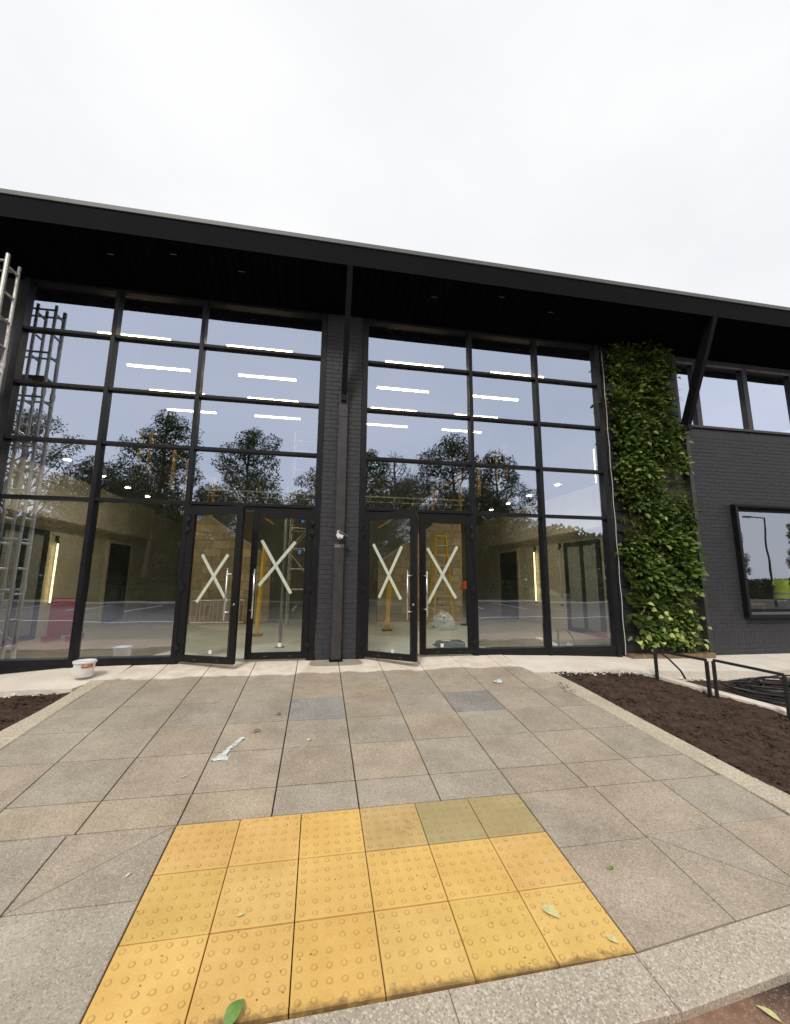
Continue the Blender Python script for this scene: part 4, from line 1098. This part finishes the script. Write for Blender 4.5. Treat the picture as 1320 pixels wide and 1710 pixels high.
# ---- fallen leaves and litter
def fallen(c, L_, W, m, label, rz, cat='leaf', z=.006, curl=.12):
    n_ = 9; P = []
    for k in range(n_):
        t = k/(n_-1); wv = W/2*math.sin(math.pi*t**.8); zc = curl*L_*math.sin(math.pi*t)*.5
        P.append((t*L_-L_/2, wv, zc))
    V = [(x, w_, z_+.15*w_) for x, w_, z_ in P] + [(x, 0, z_) for x, w_, z_ in P] + [(x, -w_, z_+.15*w_) for x, w_, z_ in P]
    F = [(k, n_+k, n_+k+1, k+1) for k in range(n_-1)] + [(n_+k, 2*n_+k, 2*n_+k+1, n_+k+1) for k in range(n_-1)]
    V += [(x, y, z_-.0012) for x, y, z_ in V]; k0 = 3*n_; F += [tuple(k0+a for a in f[::-1]) for f in F]
    t = thing('fallen_leaf' if cat == 'leaf' else 'litter', label, cat, (c[0], c[1], (G(*c) if c[1] > -4.92 else ROAD_Z)+z), rz=rz)
    b = MB().add(V, F).build('blade', m, t, smooth=True); b.rotation_euler = (math.atan(GS)*.7, 0, 0)
    MB().path([(-L_/2, 0, 0), (-L_*.62, .005, .004), (-L_*.78, .015, .002)], .0013, 4).build('stalk', m, t)
    return t
fallen((1.256, -4.425), .105, .062, 'dry_leaf', 'larger pale yellow leaf on the tactile tiles', R(-62))
fallen((1.475, -4.605), .062, .036, 'dry_leaf', 'smaller pale leaf at the right corner of the tactile tiles', R(-60))
fallen((1.935, -4.955), .085, .034, 'dry_leaf', 'yellow leaf on the brown road by the kerb', R(115))
fallen((1.885, -5.02), .075, .036, 'brown_leaf', 'orange brown leaf at the bottom right corner', R(-50))
fallen((1.775, -4.216), .042, .022, 'green_leaf', 'small curled green leaf on the grey slab right of the tiles', R(20), curl=.25)
fallen((-.262, -4.655), .13, .060, 'green_leaf', 'bright green leaf at the bottom edge of the tactile tiles', R(65), z=.012, curl=.3)
fallen((-.518, -2.254), .09, .03, 'brown_leaf', 'curled brown leaf on the paving left of centre', R(30), curl=.5)
fallen((-.35, -1.9), .06, .03, 'brown_leaf', 'small dark leaf near the first grey slab', R(10), curl=.6)
fallen((-.026, -2.475), .045, .035, 'dry_leaf', 'small tan leaf on the paving in front of the pier', R(80), curl=.5)
fallen((-.317, -4.204), .040, .018, 'dry_leaf', 'pale scrap on the second row of yellow tiles', R(15), 'scrap')
fallen((-.969, -2.928), .04, .014, 'paper_scrap', 'white scrap on the paving above the left tiles', R(25), 'scrap')
fallen((-.98, -3.86), .04, .014, 'paper_scrap', 'tiny white scrap on the slab left of the tiles', R(70), 'scrap')
q = np.random.default_rng(14); V = []; nn = 22; mm = 5
for k in range(nn):
    t_ = k/(nn-1); wd = .018+.055*max(0, 1-t_*2.6)*(.5+.5*math.sin(t_*9+.8)**2)+.012*q.random(); cx = -.76+.13*t_**1.5; cy = -2.73+.38*t_
    for i_ in range(mm):
        u_ = (i_/(mm-1)-.5)*2; x_ = cx+wd*u_+q.normal(0, .003); y_ = cy+q.normal(0, .004); V.append((x_, y_, G(x_, y_)+.003+abs(q.normal(0, .006))))
F = [(k*mm+i_, k*mm+i_+1, (k+1)*mm+i_+1, (k+1)*mm+i_) for k in range(nn-1) for i_ in range(mm-1)]
tag(MB().add(V, F).build('plastic_film', 'film'), 'crumpled strip of clear plastic with a thin tail lying on the paving', 'plastic film')
crumple('plastic_film', (2.41, -1.24), .13, .09, .012, 'film', 'crumpled plastic scrap near the right path edging', 'plastic film', R(20))
# crumbs of soil spilled over the right edging
sp = MB(); rr = np.random.default_rng(8)
for k in range(160):
    x, y = 3.22+rr.normal(0, .05)+.0, -1.5+rr.normal(0, .11); s = rr.uniform(.002, .008); z = G(x, y)+.004
    V = [(x+s, y, z), (x-s*.6, y+s, z), (x-s*.5, y-s, z), (x, y, z+s*1.1)]; sp.add(V, [(0,1,3),(1,2,3),(2,0,3),(0,2,1)])
tag(sp.build('spilled_soil', 'soil'), 'crumbs of dark soil spilled on the right path edging', 'soil', kind='stuff')

# ================================================================== THINGS INSIDE
rown = ['first', 'second', 'third', 'fourth']; coln = ['leftmost', 'second from the left', 'third from the left', 'rightmost']
lamp_me = MB().box(0, 1.18, -.024, .024, -.010, .010, .003).mesh('diffuser', 'lamp_glow'); fix_normals(lamp_me)
body_me = MB().box(0, 1.18, -.035, .035, .0155, .05).mesh('housing', 'alu')
for j, y in enumerate((.75, 1.89, 3.05, 4.18)):
    for i, x in enumerate((-3.945, -1.81, 1.14, 3.335)):
        t = thing('linear_lamp', f'lit linear ceiling lamp, {rown[j]} row behind the glass, {coln[i]} in its row', 'lamp', (x, y, 5.40), 'linear lamps in rows under the hall ceiling')
        place('diffuser', lamp_me, t); place('housing', body_me, t)
        for xx in (.15, 1.03): MB().tube((xx, 0, .06), (xx, 0, .246), .004, n=5).build('suspension_wire', 'alu', t)
for sx, nm in ((-3.92, 'left'), (4.45, 'right')):
    for k, y in enumerate((.36, 1.45, 2.48, 3.48)):
        t = thing('pendant_spot', f'small round lit pendant spot in the {nm} half of the hall, {rown[k]} from the glass', 'lamp', (sx, y, 3.0), 'small round pendant spots')
        MB().lathe([(.042, 0), (.042, .004)], 16).build('diffuser', 'downlight_glow', t); MB().lathe([(.062, .005), (.062, .05), (.02, .06)], 16).build('housing', 'white_plastic', t); MB().tube((0,0,.06), (0,0,2.62), .003, n=4).build('cord', 'int_dark', t)
def wall_tube(x, y, z0, z1, label, s, lit=True):
    t = thing('wall_lamp', label, 'lamp', (x, y, z0), 'vertical tube lamps on the hall walls')
    MB().tube((0, 0, 0), (0, 0, z1-z0), .016, n=10).build('tube', 'lamp_glow_warm' if lit else 'white_plastic', t)
    for z in (-.04, z1-z0+.0): MB().tube((0, 0, z), (0, 0, z+.04), .028, n=10).build('end_cap', 'int_dark', t)
    MB().box(*sorted((s*.001, s*.05)), -.02, .02, z1-z0+.045, z1-z0+.16).build('bracket', 'int_dark', t)
wall_tube(-5.33, 3.0, .66, 1.86, 'lit vertical tube lamp on the lower left hall wall', -1)
wall_tube(5.99, 4.15, .60, 1.95, 'lit vertical tube lamp on the lower right hall wall', 1)
wall_tube(5.99, 2.9, .60, 1.95, 'unlit vertical tube lamp on the right hall wall nearer the glass', 1, False)
wall_tube(-7.2, 3.6, 3.6, 5.0, 'lit vertical tube lamp on the upper left gallery wall', -1)
wall_tube(7.86, 3.8, 3.6, 5.0, 'lit vertical tube lamp on the upper right gallery wall', 1)
# landing balustrade across the hall
bl = thing('balustrade', 'white landing balustrade crossing the hall above the doors', 'balustrade', (0, 5.0, 3.1))
MB().box(-3.1, 4.25, -.02, .02, .40, .44).build('hand_rail', 'white_plastic', bl); MB().box(-3.1, 4.25, -.012, .012, .26, .275).build('mid_rail', 'white_plastic', bl)
for x in np.linspace(-3.0, 4.15, 8): MB().box(x-.012, x+.012, -.012, .012, 0, .40).build('post', 'white_plastic', bl)
MB().box(-3.1, 4.25, -.06, .3, -.12, 0).build('landing_edge', 'plaster_grey', bl)
scaffold('scaffold_tower', 'aluminium scaffold tower inside, seen through the doors left of the pier', (0, 3.8, 0), [-.72, .45], [0, .75], 4.9, .25, .02)
# steel prop inside the left doors
pr = thing('steel_prop', 'grey adjustable steel prop standing just inside the left doors', 'prop', (-.62, 1.15, 0))
MB().box(-.075, .075, -.075, .075, 0, .008).build('base_plate', 'steel_pale', pr); MB().tube((0,0,.008), (0,0,1.6), .028, n=12).build('outer_tube', 'steel_pale', pr); MB().tube((0,0,1.6), (0,0,2.9), .022, n=12).build('inner_tube', 'alu', pr); MB().tube((0,0,1.55), (0,0,1.62), .038, n=12).build('collar', 'steel_pale', pr)
def yellow_post(x, y, h, label):
    t = thing('timber_post', label, 'post', (x, y, 0)); MB().bar((0,0,0), (.06,.05,h), .09, .05).build('post', 'yellow_paint', t); MB().box(-.12, .12, -.08, .08, 0, .04).build('foot', 'wood', t)
    MB().bar((.05,.04,h-.5), (.14,.04,h-.15), .04, .03).build('stay', 'yellow_paint', t)
yellow_post(-1.22, 2.6, 1.9, 'yellow timber post inside, left of the steel prop'); yellow_post(1.62, 3.1, 1.25, 'short yellow timber post inside the right doors')
# metal barrier lying along the back wall
br = thing('metal_barrier', 'pale metal barrier with upright bars inside the leftmost door', 'barrier', (-3.1, 4.7, 0))
MB().tube((0,0,.60), (1.25,0,.62), .016, n=8).build('top_rail', 'alu', br); MB().tube((0,0,.06), (1.25,0,.06), .016, n=8).build('bottom_rail', 'alu', br)
for k in range(13): MB().tube((k*1.25/12, 0, .02 if k in (0, 12) else .06), (k*1.25/12+(.05 if k % 3 == 1 else 0), 0, .61), .011, n=6).build('bar', 'alu', br)
# yellow stepladder
sl = thing('stepladder', 'tall yellow stepladder inside the rightmost door leaf', 'ladder', (3.12, 3.5, 0))
for s in (-1, 1):
    MB().bar((s*.24, 0, 0), (s*.12, .18, 2.3), .028, .06).build('stile', 'yellow_paint', sl); MB().bar((s*.24, .75, 0), (s*.12, .22, 2.28), .024, .04).build('rear_leg', 'yellow_paint', sl)
for k in range(8):
    t_ = (k+1)/9; hw = .24-.12*t_; MB().box(-hw, hw, .18*t_-.04, .18*t_+.04, 2.3*t_-.012, 2.3*t_+.012).build('tread', 'alu', sl)
MB().box(-.14, .14, .10, .30, 2.28, 2.31).build('top_cap', 'yellow_paint', sl)
# wrapped bundle
def blob(name, label, cat, loc, sx, sy, sz, m, seed):
    n_, k_ = 18, 10; q = np.random.default_rng(seed); V = []
    for j in range(k_+1):
        th = math.pi/2*(j/k_)
        for i in range(n_):
            a = 2*math.pi*i/n_; f = 1+.16*q.normal(); V.append((sx*math.cos(a)*math.cos(th)**.6*f if j < k_ else 0, sy*math.sin(a)*math.cos(th)**.6*f if j < k_ else 0, sz*math.sin(th)*(1+.1*q.normal()) if j else 0))
    F = [(j*n_+i, j*n_+(i+1) % n_, (j+1)*n_+(i+1) % n_, (j+1)*n_+i) for j in range(k_) for i in range(n_)]
    return tag(MB().add(V, F).build(name, m, None, loc, smooth=True), label, cat)
blob('wrapped_bundle', 'bundle wrapped in clear plastic at the foot of the stepladder', 'bundle', (3.0, 3.15, 0), .26, .17, .38, 'wrap', 3)
tcs = thing('tool_case', 'blue grey tool case lying on the floor inside the rightmost door', 'case', (2.35, .62, 0))
cs = MB().box(-.24, .24, -.15, .15, .004, .12, .02).build('case_body', 'blue_case', tcs); fix_normals(cs.data)
MB().box(-.18, .2, -.10, .10, .121, .135).build('lid_panel', 'steel_grey', tcs); MB().path([(-.24,-.05,.06),(-.30,-.05,.07),(-.30,.05,.07),(-.24,.05,.06)], .012, 6).build('handle', 'int_dark', tcs); MB().box(-.16, .0, -.06, .06, .136, .139).build('label', 'white_sticker', tcs)
# red plastic barrier inside on the left
rb = thing('plastic_barrier', 'red plastic barrier inside behind the leftmost pane', 'barrier', (-4.72, 2.45, 0))
q_ = MB(); q_.box(-.27, .27, -.05, .05, .10, .78, .02); q_.box(-.22, .22, -.07, .07, .60, .72, .01); o = q_.build('panel', 'red_plastic', rb); fix_normals(o.data)
for s in (-1, 1): o = MB().box(s*.2-.05, s*.2+.05, -.24, .24, 0, .10, .015).build('foot', 'red_plastic', rb); fix_normals(o.data)
# orange helmet on a stand
hs = thing('helmet_stand', 'orange safety helmet on a thin stand inside, right of the doors', 'helmet', (3.9, 4.0, 0))
MB().tube((0,0,.0), (0,0,.95), .02, n=8).build('stand_pole', 'int_dark', hs); MB().lathe([(.18,0),(.18,.02),(.03,.03)], 14).build('stand_base', 'int_dark', hs)
MB().lathe([(.17,.93),(.165,.95),(.135,.96),(.13,1.02),(.10,1.09),(.05,1.13),(.01,1.135)], 20).build('helmet', 'orange_plastic', hs, smooth=True)
# ---- room behind the picture window
for k, (x, lb) in enumerate(((9.0, 'dark jacket hanging on the wall, left of two, seen through the picture window'), (9.55, 'dark jacket hanging on the wall, right of two, seen through the picture window'))):
    t = thing('jacket', lb, 'jacket', (x, 2.2, .95), 'jackets hanging inside the picture window')
    MB().add([(-.05,0,.62),(.05,0,.62),(.20,0,.5),(.24,0,0),(-.24,0,0),(-.20,0,.5),(-.04,-.10,.6),(.04,-.10,.6),(.16,-.12,.47),(.20,-.13,.02),(-.20,-.13,.02),(-.16,-.12,.47)],
      [(0,1,2,3,4,5),(11,10,9,8,7,6),(0,6,7,1),(1,7,8,2),(2,8,9,3),(3,9,10,4),(4,10,11,5),(5,11,6,0)]).build('body', 'jacket', t)
    for s in (-1, 1): MB().tube((s*.18,-.06,.48), (s*.27,-.07,.02), .055, .045, 8).build('sleeve', 'jacket', t)
    MB().tube((0,-.03,.6), (0,-.03,.72), .008, n=6).build('hook', 'alu', t)
pt = thing('partition', 'plain partition behind the hanging jackets in the right room', 'partition', (9.3, 2.26, 0)); MB().box(-1.3, 1.3, 0, .06, 0, 2.4).build('panel', 'plaster', pt); MB().box(-1.3, 1.3, -.03, 0, 1.62, 1.70).build('coat_rail', 'wood', pt)
tb = thing('table', 'brown wooden table inside the picture window', 'table', (9.0, 1.2, 0)); MB().box(-.6, .6, -.32, .32, .70, .74).build('table_top', 'wood', tb)
for sx in (-.55, .55):
    for sy in (-.27, .27): MB().box(sx-.025, sx+.025, sy-.025, sy+.025, 0, .70).build('leg', 'wood', tb)
# person in a high-visibility vest leaning over, cut by the edge of the frame
pe = thing('person', 'person in yellow high visibility vest leaning forward behind the picture window', 'person', (9.70, .62, -.20))
def skin_mesh(name, V, E_, Rr, root, m, parent):
    me = bpy.data.meshes.new(name); me.from_pydata(V, E_, []); me.update(); o = place(name, me, parent)
    md = o.modifiers.new('skin', 'SKIN'); md.use_smooth_shade = True
    for i, rr_ in enumerate(Rr): me.skin_vertices[0].data[i].radius = rr_ if isinstance(rr_, tuple) else (rr_, rr_)
    me.skin_vertices[0].data[root].use_root = True
    sb = o.modifiers.new('sub', 'SUBSURF'); sb.levels = 1; sb.render_levels = 2
    me.materials.append(MATS[m]); return o
Vb = [(0,0,.92),(.02,0,1.10),(.08,0,1.28),(.15,0,1.40),(.22,-.01,1.47),(.29,-.02,1.56),
      (.13,-.19,1.38),(.16,-.24,1.14),(.36,-.20,1.00),(.44,-.17,.97),(.13,.19,1.38),(.18,.24,1.14),(.40,.18,1.02),(.48,.16,1.0),
      (0,-.10,.86),(.26,-.13,.60),(.02,-.12,.29),(.16,-.13,.245),(0,.10,.86),(.24,.13,.60),(-.02,.12,.29),(.12,.13,.245)]
Eb = [(0,1),(1,2),(2,3),(3,4),(4,5),(3,6),(6,7),(7,8),(8,9),(3,10),(10,11),(11,12),(12,13),(0,14),(14,15),(15,16),(16,17),(0,18),(18,19),(19,20),(20,21)]
Rb = [.14,.14,.15,.13,.06,.06,.065,.052,.042,.035,.065,.052,.042,.035,.095,.07,.05,.045,.095,.07,.05,.045]
skin_mesh('body', Vb, Eb, Rb, 0, 'navy_cloth', pe)
skin_mesh('vest', [(.0,0,.93),(.02,0,1.10),(.08,0,1.28),(.14,0,1.39),(.135,-.12,1.385),(.135,.12,1.385)], [(0,1),(1,2),(2,3),(3,4),(3,5)], [(.175,.165),(.17,.17),(.175,.17),(.145,.14),.085,.085], 0, 'hivis', pe)
hdm = MB().lathe([(.02,-.13),(.055,-.115),(.078,-.06),(.09,0),(.09,.05),(.07,.10),(.03,.125)], 16).build('head', 'skin', pe, (.34, -.02, 1.66), smooth=True); hdm.rotation_euler = (0, R(28), 0)
hr = MB().lathe([(.092,0),(.100,.03),(.094,.08),(.06,.125),(.01,.138)], 16).build('hair', 'hair', pe, (.325, -.02, 1.675), smooth=True); hr.rotation_euler = (0, R(12), 0)
for z in (1.05, 1.16):
    MB().lathe([(.166, 0), (.166, .035)], 20, (.012+(z-1.05)*.2, 0, z)).build('reflective_band', 'hivis_band', pe)
for s in (-1, 1):
    bh = (.47 if s < 0 else .51); by = -.165 if s < 0 else .155; bz = .965 if s < 0 else .995
    hb = MB(); hb.bar((bh-.03, by, bz+.01), (bh+.05, by, bz-.03), .07, .028)
    for k, ln_ in enumerate((.055, .068, .072, .062)):
        yy = by-.028+k*.019; hb.tube((bh+.045, yy, bz-.028), (bh+.045+ln_*.6, yy, bz-.055), .009, .0085, 6); hb.tube((bh+.045+ln_*.6, yy, bz-.055), (bh+.045+ln_*.75, yy, bz-.055-ln_*.45), .0085, .007, 6)
    hb.tube((bh, by-s*.03, bz), (bh+.045, by-s*.055, bz-.03), .011, .009, 6); hb.build('hand', 'skin', pe)
# ================================================================== BEHIND THE CAMERA (seen in the glass)
def tree(x, y, h, cr, cz, label, seed, nleaf=20000, leaf=.15, bare=False, group='trees beyond the car park', top=.35):
    r = np.random.default_rng(seed); z0 = ROAD_Z+.03; cr = cr*1.22
    t = thing('tree', label, 'tree', (x, y, z0), group)
    b = MB(); lean = r.normal(0, .02, 2); n_ = 8
    tr = lambda z: np.array([lean[0]*z+.12*math.sin(z*.6+seed), lean[1]*z, z])
    b.path([tuple(tr(h*.95*k/n_-.2)) for k in range(n_+1)], [h*.016*(1-.85*k/n_)+.02 for k in range(n_+1)], 7)
    K = int(46 if not bare else 60); Ps, Ds, Ns, Ls = [], [], [], []; tot = 0
    cl = []
    for k in range(K):
        u = (k+.5)/K; zc = h*(cz+(.985-cz)*u)
        prof = cr*((1-u)**.55*(1-top)+top)*(.55+.45*min(1, u/.25)); a = 2.399*k+r.uniform(-.5, .5)
        rad = prof*math.sqrt(r.uniform(.12, 1)); rc = cr*.23*r.uniform(.65, 1.35)*(1-.35*u)
        rad = max(0, rad-rc*.5)
        if u > .93: rad *= .3
        c = tr(zc)+np.array([rad*math.cos(a), rad*math.sin(a), -rc*.4]); cl.append((c, rc))
        zb = max(h*cz*.55, zc-rad*r.uniform(.55, 1.0)-rc*.8); p0 = tr(zb); mid = (p0+c)/2+np.array([0, 0, -.12*rad])+r.normal(0, .12, 3)
        rr_ = .012+.018*rad*.35+rc*.012
        b.path([tuple(p0), tuple(mid), tuple(c)], [rr_*1.9, rr_*1.3, rr_*.6], 5)
        for q in range(9 if bare else 5):
            d = unit(1, r)[0]+np.array([0, 0, .5]); e1 = c+d*rc*.9; b.path([tuple(c-d*.1), tuple(c+d*rc*.5+r.normal(0, .05, 3)), tuple(e1)], [rr_*.45, rr_*.35, .006], 3)
    w = np.array([rc**2 for c, rc in cl]); w /= w.sum()
    for (c, rc), f in zip(cl, w):
        n = int((nleaf*.06 if bare else nleaf)*f); d = unit(n, r); R_ = rc*r.uniform(.25, 1, n)**.45
        lump = 1+.28*np.sin(d[:, 0]*5+seed)*np.cos(d[:, 1]*6+c[0])
        Ps.append(c+d*(R_*lump)[:, None]*np.array([1.15, 1.15, .78])); Ds.append(d+.8*unit(n, r)+np.array([0, 0, -.3])); Ns.append(d*.6+np.array([0, 0, .7])+.5*unit(n, r))
    b.build('trunk', 'bark', t, smooth=True)
    P, D, Nn = map(np.concatenate, (Ps, Ds, Ns)); sz = leaf*r.uniform(.6, 1.35, len(P))
    V, F = leaf_arrays(P, D, Nn, sz, sz*.62, .12, .1); o = place('crown', mesh_np('crown', V, F, 'tree_leaf'), t); tag(o, kind='stuff')
    return t
tree(-20.8, -25.5, 13.4, 4.4, .22, 'spreading tree reflected behind the scaffold at far left', 1)
tree(-17.2, -27, 10.4, 3.4, .15, 'low bushy tree reflected in the leftmost lights', 2)
tree(-12.2, -26, 14.4, 3.3, .42, 'tall tree with a rounded top reflected in the left screen', 3)
tree(-9.0, -29, 9.2, 3.6, .15, 'low wide tree reflected between two tall trees in the left screen', 4)
tree(-5.3, -26, 13.2, 3.2, .38, 'tall slim tree reflected above the left doors', 5)
tree(0.2, -29, 11.8, 3.4, .25, 'tree reflected beside the pier', 6)
tree(3.6, -27, 12.4, 2.9, .3, 'narrow tree reflected just right of the pier', 7)
tree(6.2, -26, 12.0, 2.8, .45, 'nearly bare tree reflected above the right doors', 8, bare=True)
tree(8.0, -30, 11.0, 3.8, .2, 'medium tree reflected behind the bare tree', 12)
tree(11.0, -26, 13.7, 4.0, .25, 'broad tree reflected in the middle of the right screen', 9, 26000)
tree(15.4, -26.5, 12.8, 3.8, .2, 'broad tree reflected in the right part of the right screen', 10, 26000)
tree(23, -30, 6.4, 3.0, .15, 'small tree reflected at the right end of the right screen', 11, 16000)
tree(37.0, -26, 8.2, 2.2, .2, 'tree reflected at the left of the picture window', 13, 16000)
tree(48.8, -27, 8.0, 1.7, .3, 'tree reflected at the right of the picture window', 14, 16000)
tree(-15.2, -30, 9.6, 3.8, .10, 'low dense tree reflected under the rounded tall tree', 31)
tree(-7.2, -32, 9.0, 3.6, .10, 'low dense tree reflected left of the slim tall tree', 32)
tree(4.6, -31, 9.8, 3.6, .10, 'low dense tree reflected under the bare tree', 33)
tree(13.2, -31, 10.4, 4.2, .08, 'low dense tree reflected between the two broad trees', 34, 24000)
tree(-19.5, -37, 12.2, 4.6, .15, 'background tree reflected behind the left trees', 41, 18000, .19)
tree(-2.2, -38, 11.0, 4.4, .15, 'background tree reflected behind the pier', 42, 18000, .19)
tree(9.4, -38, 12.4, 4.4, .15, 'background tree reflected behind the broad trees', 43, 18000, .19)
tree(18.6, -37, 10.8, 4.2, .12, 'background tree reflected at the right of the broad trees', 44, 18000, .19)
tree(-26.5, -14.2, 7.6, 3.6, .12, 'added tree darkening the reflection in the open door leaves', 21, 16000)  # this and the next two trees are added to darken the open doors' reflection
tree(-33, -19.5, 9.4, 4.0, .12, 'larger added tree darkening the reflection in the open door leaves', 22, 16000)
tree(-39, -20, 8.2, 4.2, .10, 'bushy added tree furthest left, darkening the open door leaves', 23, 14000)
def hedge(x0, x1, y, h, d, seed, label):
    r = np.random.default_rng(seed); n = int((x1-x0)*420); t = thing('hedge', label, 'hedge', ((x0+x1)/2, y, ROAD_Z+.03), 'hedges along the verge'); L2 = (x1-x0)/2
    X = r.uniform(-L2, L2, n); hh = h*(.75+.35*N1(X*.5+seed, X*0+.5)); P = np.stack([X, r.uniform(-d/2, d/2, n), hh*np.sqrt(r.uniform(0, 1, n))], 1)
    V, F = leaf_arrays(P, unit(n, r), unit(n, r)+np.array([0, .4, .5]), r.uniform(.10, .22, n), r.uniform(.08, .14, n)); tag(place('foliage', mesh_np('foliage', V, F, 'hedge_leaf'), t), kind='stuff')
    MB().box(-L2+.2, L2-.2, -d*.3, d*.3, 0, h*.55).build('core', 'hedge_leaf', t)
hedge(-24, -7, -23.6, 1.7, 1.6, 1, 'dark clipped hedge reflected low in the left screen'); hedge(-4, 16, -23.4, 1.5, 1.6, 2, 'dark hedge reflected low behind the doors and right screen'); hedge(20, 48, -24, 1.9, 1.8, 3, 'hedge reflected low in the picture window')
# wood added behind everything to darken the low reflections: one mass of foliage
r = np.random.default_rng(77); n = 90000
X = r.uniform(-95, 52, n); hh = 7.5+3.2*N1(X*.17, X*0+2.5)+1.6*N2(X*.6, X*0+.5); Y = -62+r.uniform(-5, 5, n)
P = np.stack([X, Y, ROAD_Z+hh*r.uniform(0, 1, n)**.6], 1)
V, F = leaf_arrays(P, unit(n, r), unit(n, r)+np.array([0, .5, .5]), r.uniform(.4, .9, n), r.uniform(.3, .6, n))
tag(place('added_woodland', mesh_np('added_woodland', V, F, 'hedge_leaf')), 'added dark backdrop wood darkening the low reflections in the glazing', 'wood', kind='stuff')
# low building beyond the hedge
lb = thing('low_building', 'low grey building with pale band reflected behind the left trees', 'building', (-17, -44, ROAD_Z+.03))
MB().box(-9, 9, -4, 4, 0, 3.4).build('wall', 'grey_render', lb); MB().box(-9.3, 9.3, -4.3, 4.3, 3.4, 3.75).build('roof', 'white_paint', lb)
for k in range(6):
    w_ = MB().box(-7.8+k*2.8, -6.2+k*2.8, 4.001, 4.03, 1.0, 2.4).build('window', 'frame', lb); MB().box(-7.7+k*2.8, -6.3+k*2.8, 4.031, 4.04, 1.08, 2.32).build('pane', 'dark_glass', w_)
lb2 = thing('low_building', 'brick house with dark roof reflected behind the right trees', 'building', (12, -46, ROAD_Z+.03))
MB().box(-7, 7, -4, 4, 0, 4.6).build('wall', 'timber_dirty', lb2); MB().add([(-7.4,-4.4,4.6),(7.4,-4.4,4.6),(7.4,4.4,4.6),(-7.4,4.4,4.6),(-6,0,7.2),(6,0,7.2)], [(3,2,1,0),(0,1,5,4),(2,3,4,5),(1,2,5),(3,0,4)]).build('roof', 'roof_tile', lb2)
for k in range(4):
    for z in (.9, 3.0):
        w_ = MB().box(-5.6+k*3.2, -4.4+k*3.2, 4.001, 4.03, z, z+1.2).build('window', 'white_paint', lb2); MB().box(-5.5+k*3.2, -4.5+k*3.2, 4.031, 4.04, z+.08, z+1.12).build('pane', 'dark_glass', w_)
# street lamp
lp = thing('street_lamp', 'tall street lamp reflected in the picture window', 'street lamp', (29.6, -16, ROAD_Z))
MB().tube((0,0,0), (0,0,5.9), .075, .05, 10).build('post', 'steel_grey', lp); MB().tube((0,0,5.85), (-1.1,0,5.95), .035, n=8).build('arm', 'steel_grey', lp)
MB().box(-1.65, -1.05, -.12, .12, 5.88, 5.98, .02).build('lamp_head', 'steel_pale', lp)
# metal railing on the verge
vf = thing('verge_railing', 'thin metal railing reflected along the far verge', 'railing', (-2, -22.4, ROAD_Z+.03))
for k in range(17): MB().tube((-16+k*2, 0, 0), (-16+k*2, 0, 1.05), .025, n=6).build('post', 'steel_grey', vf)
for z in (.55, 1.03): MB().tube((-16, 0, z), (16, 0, z), .022, n=6).build('rail', 'steel_grey', vf)
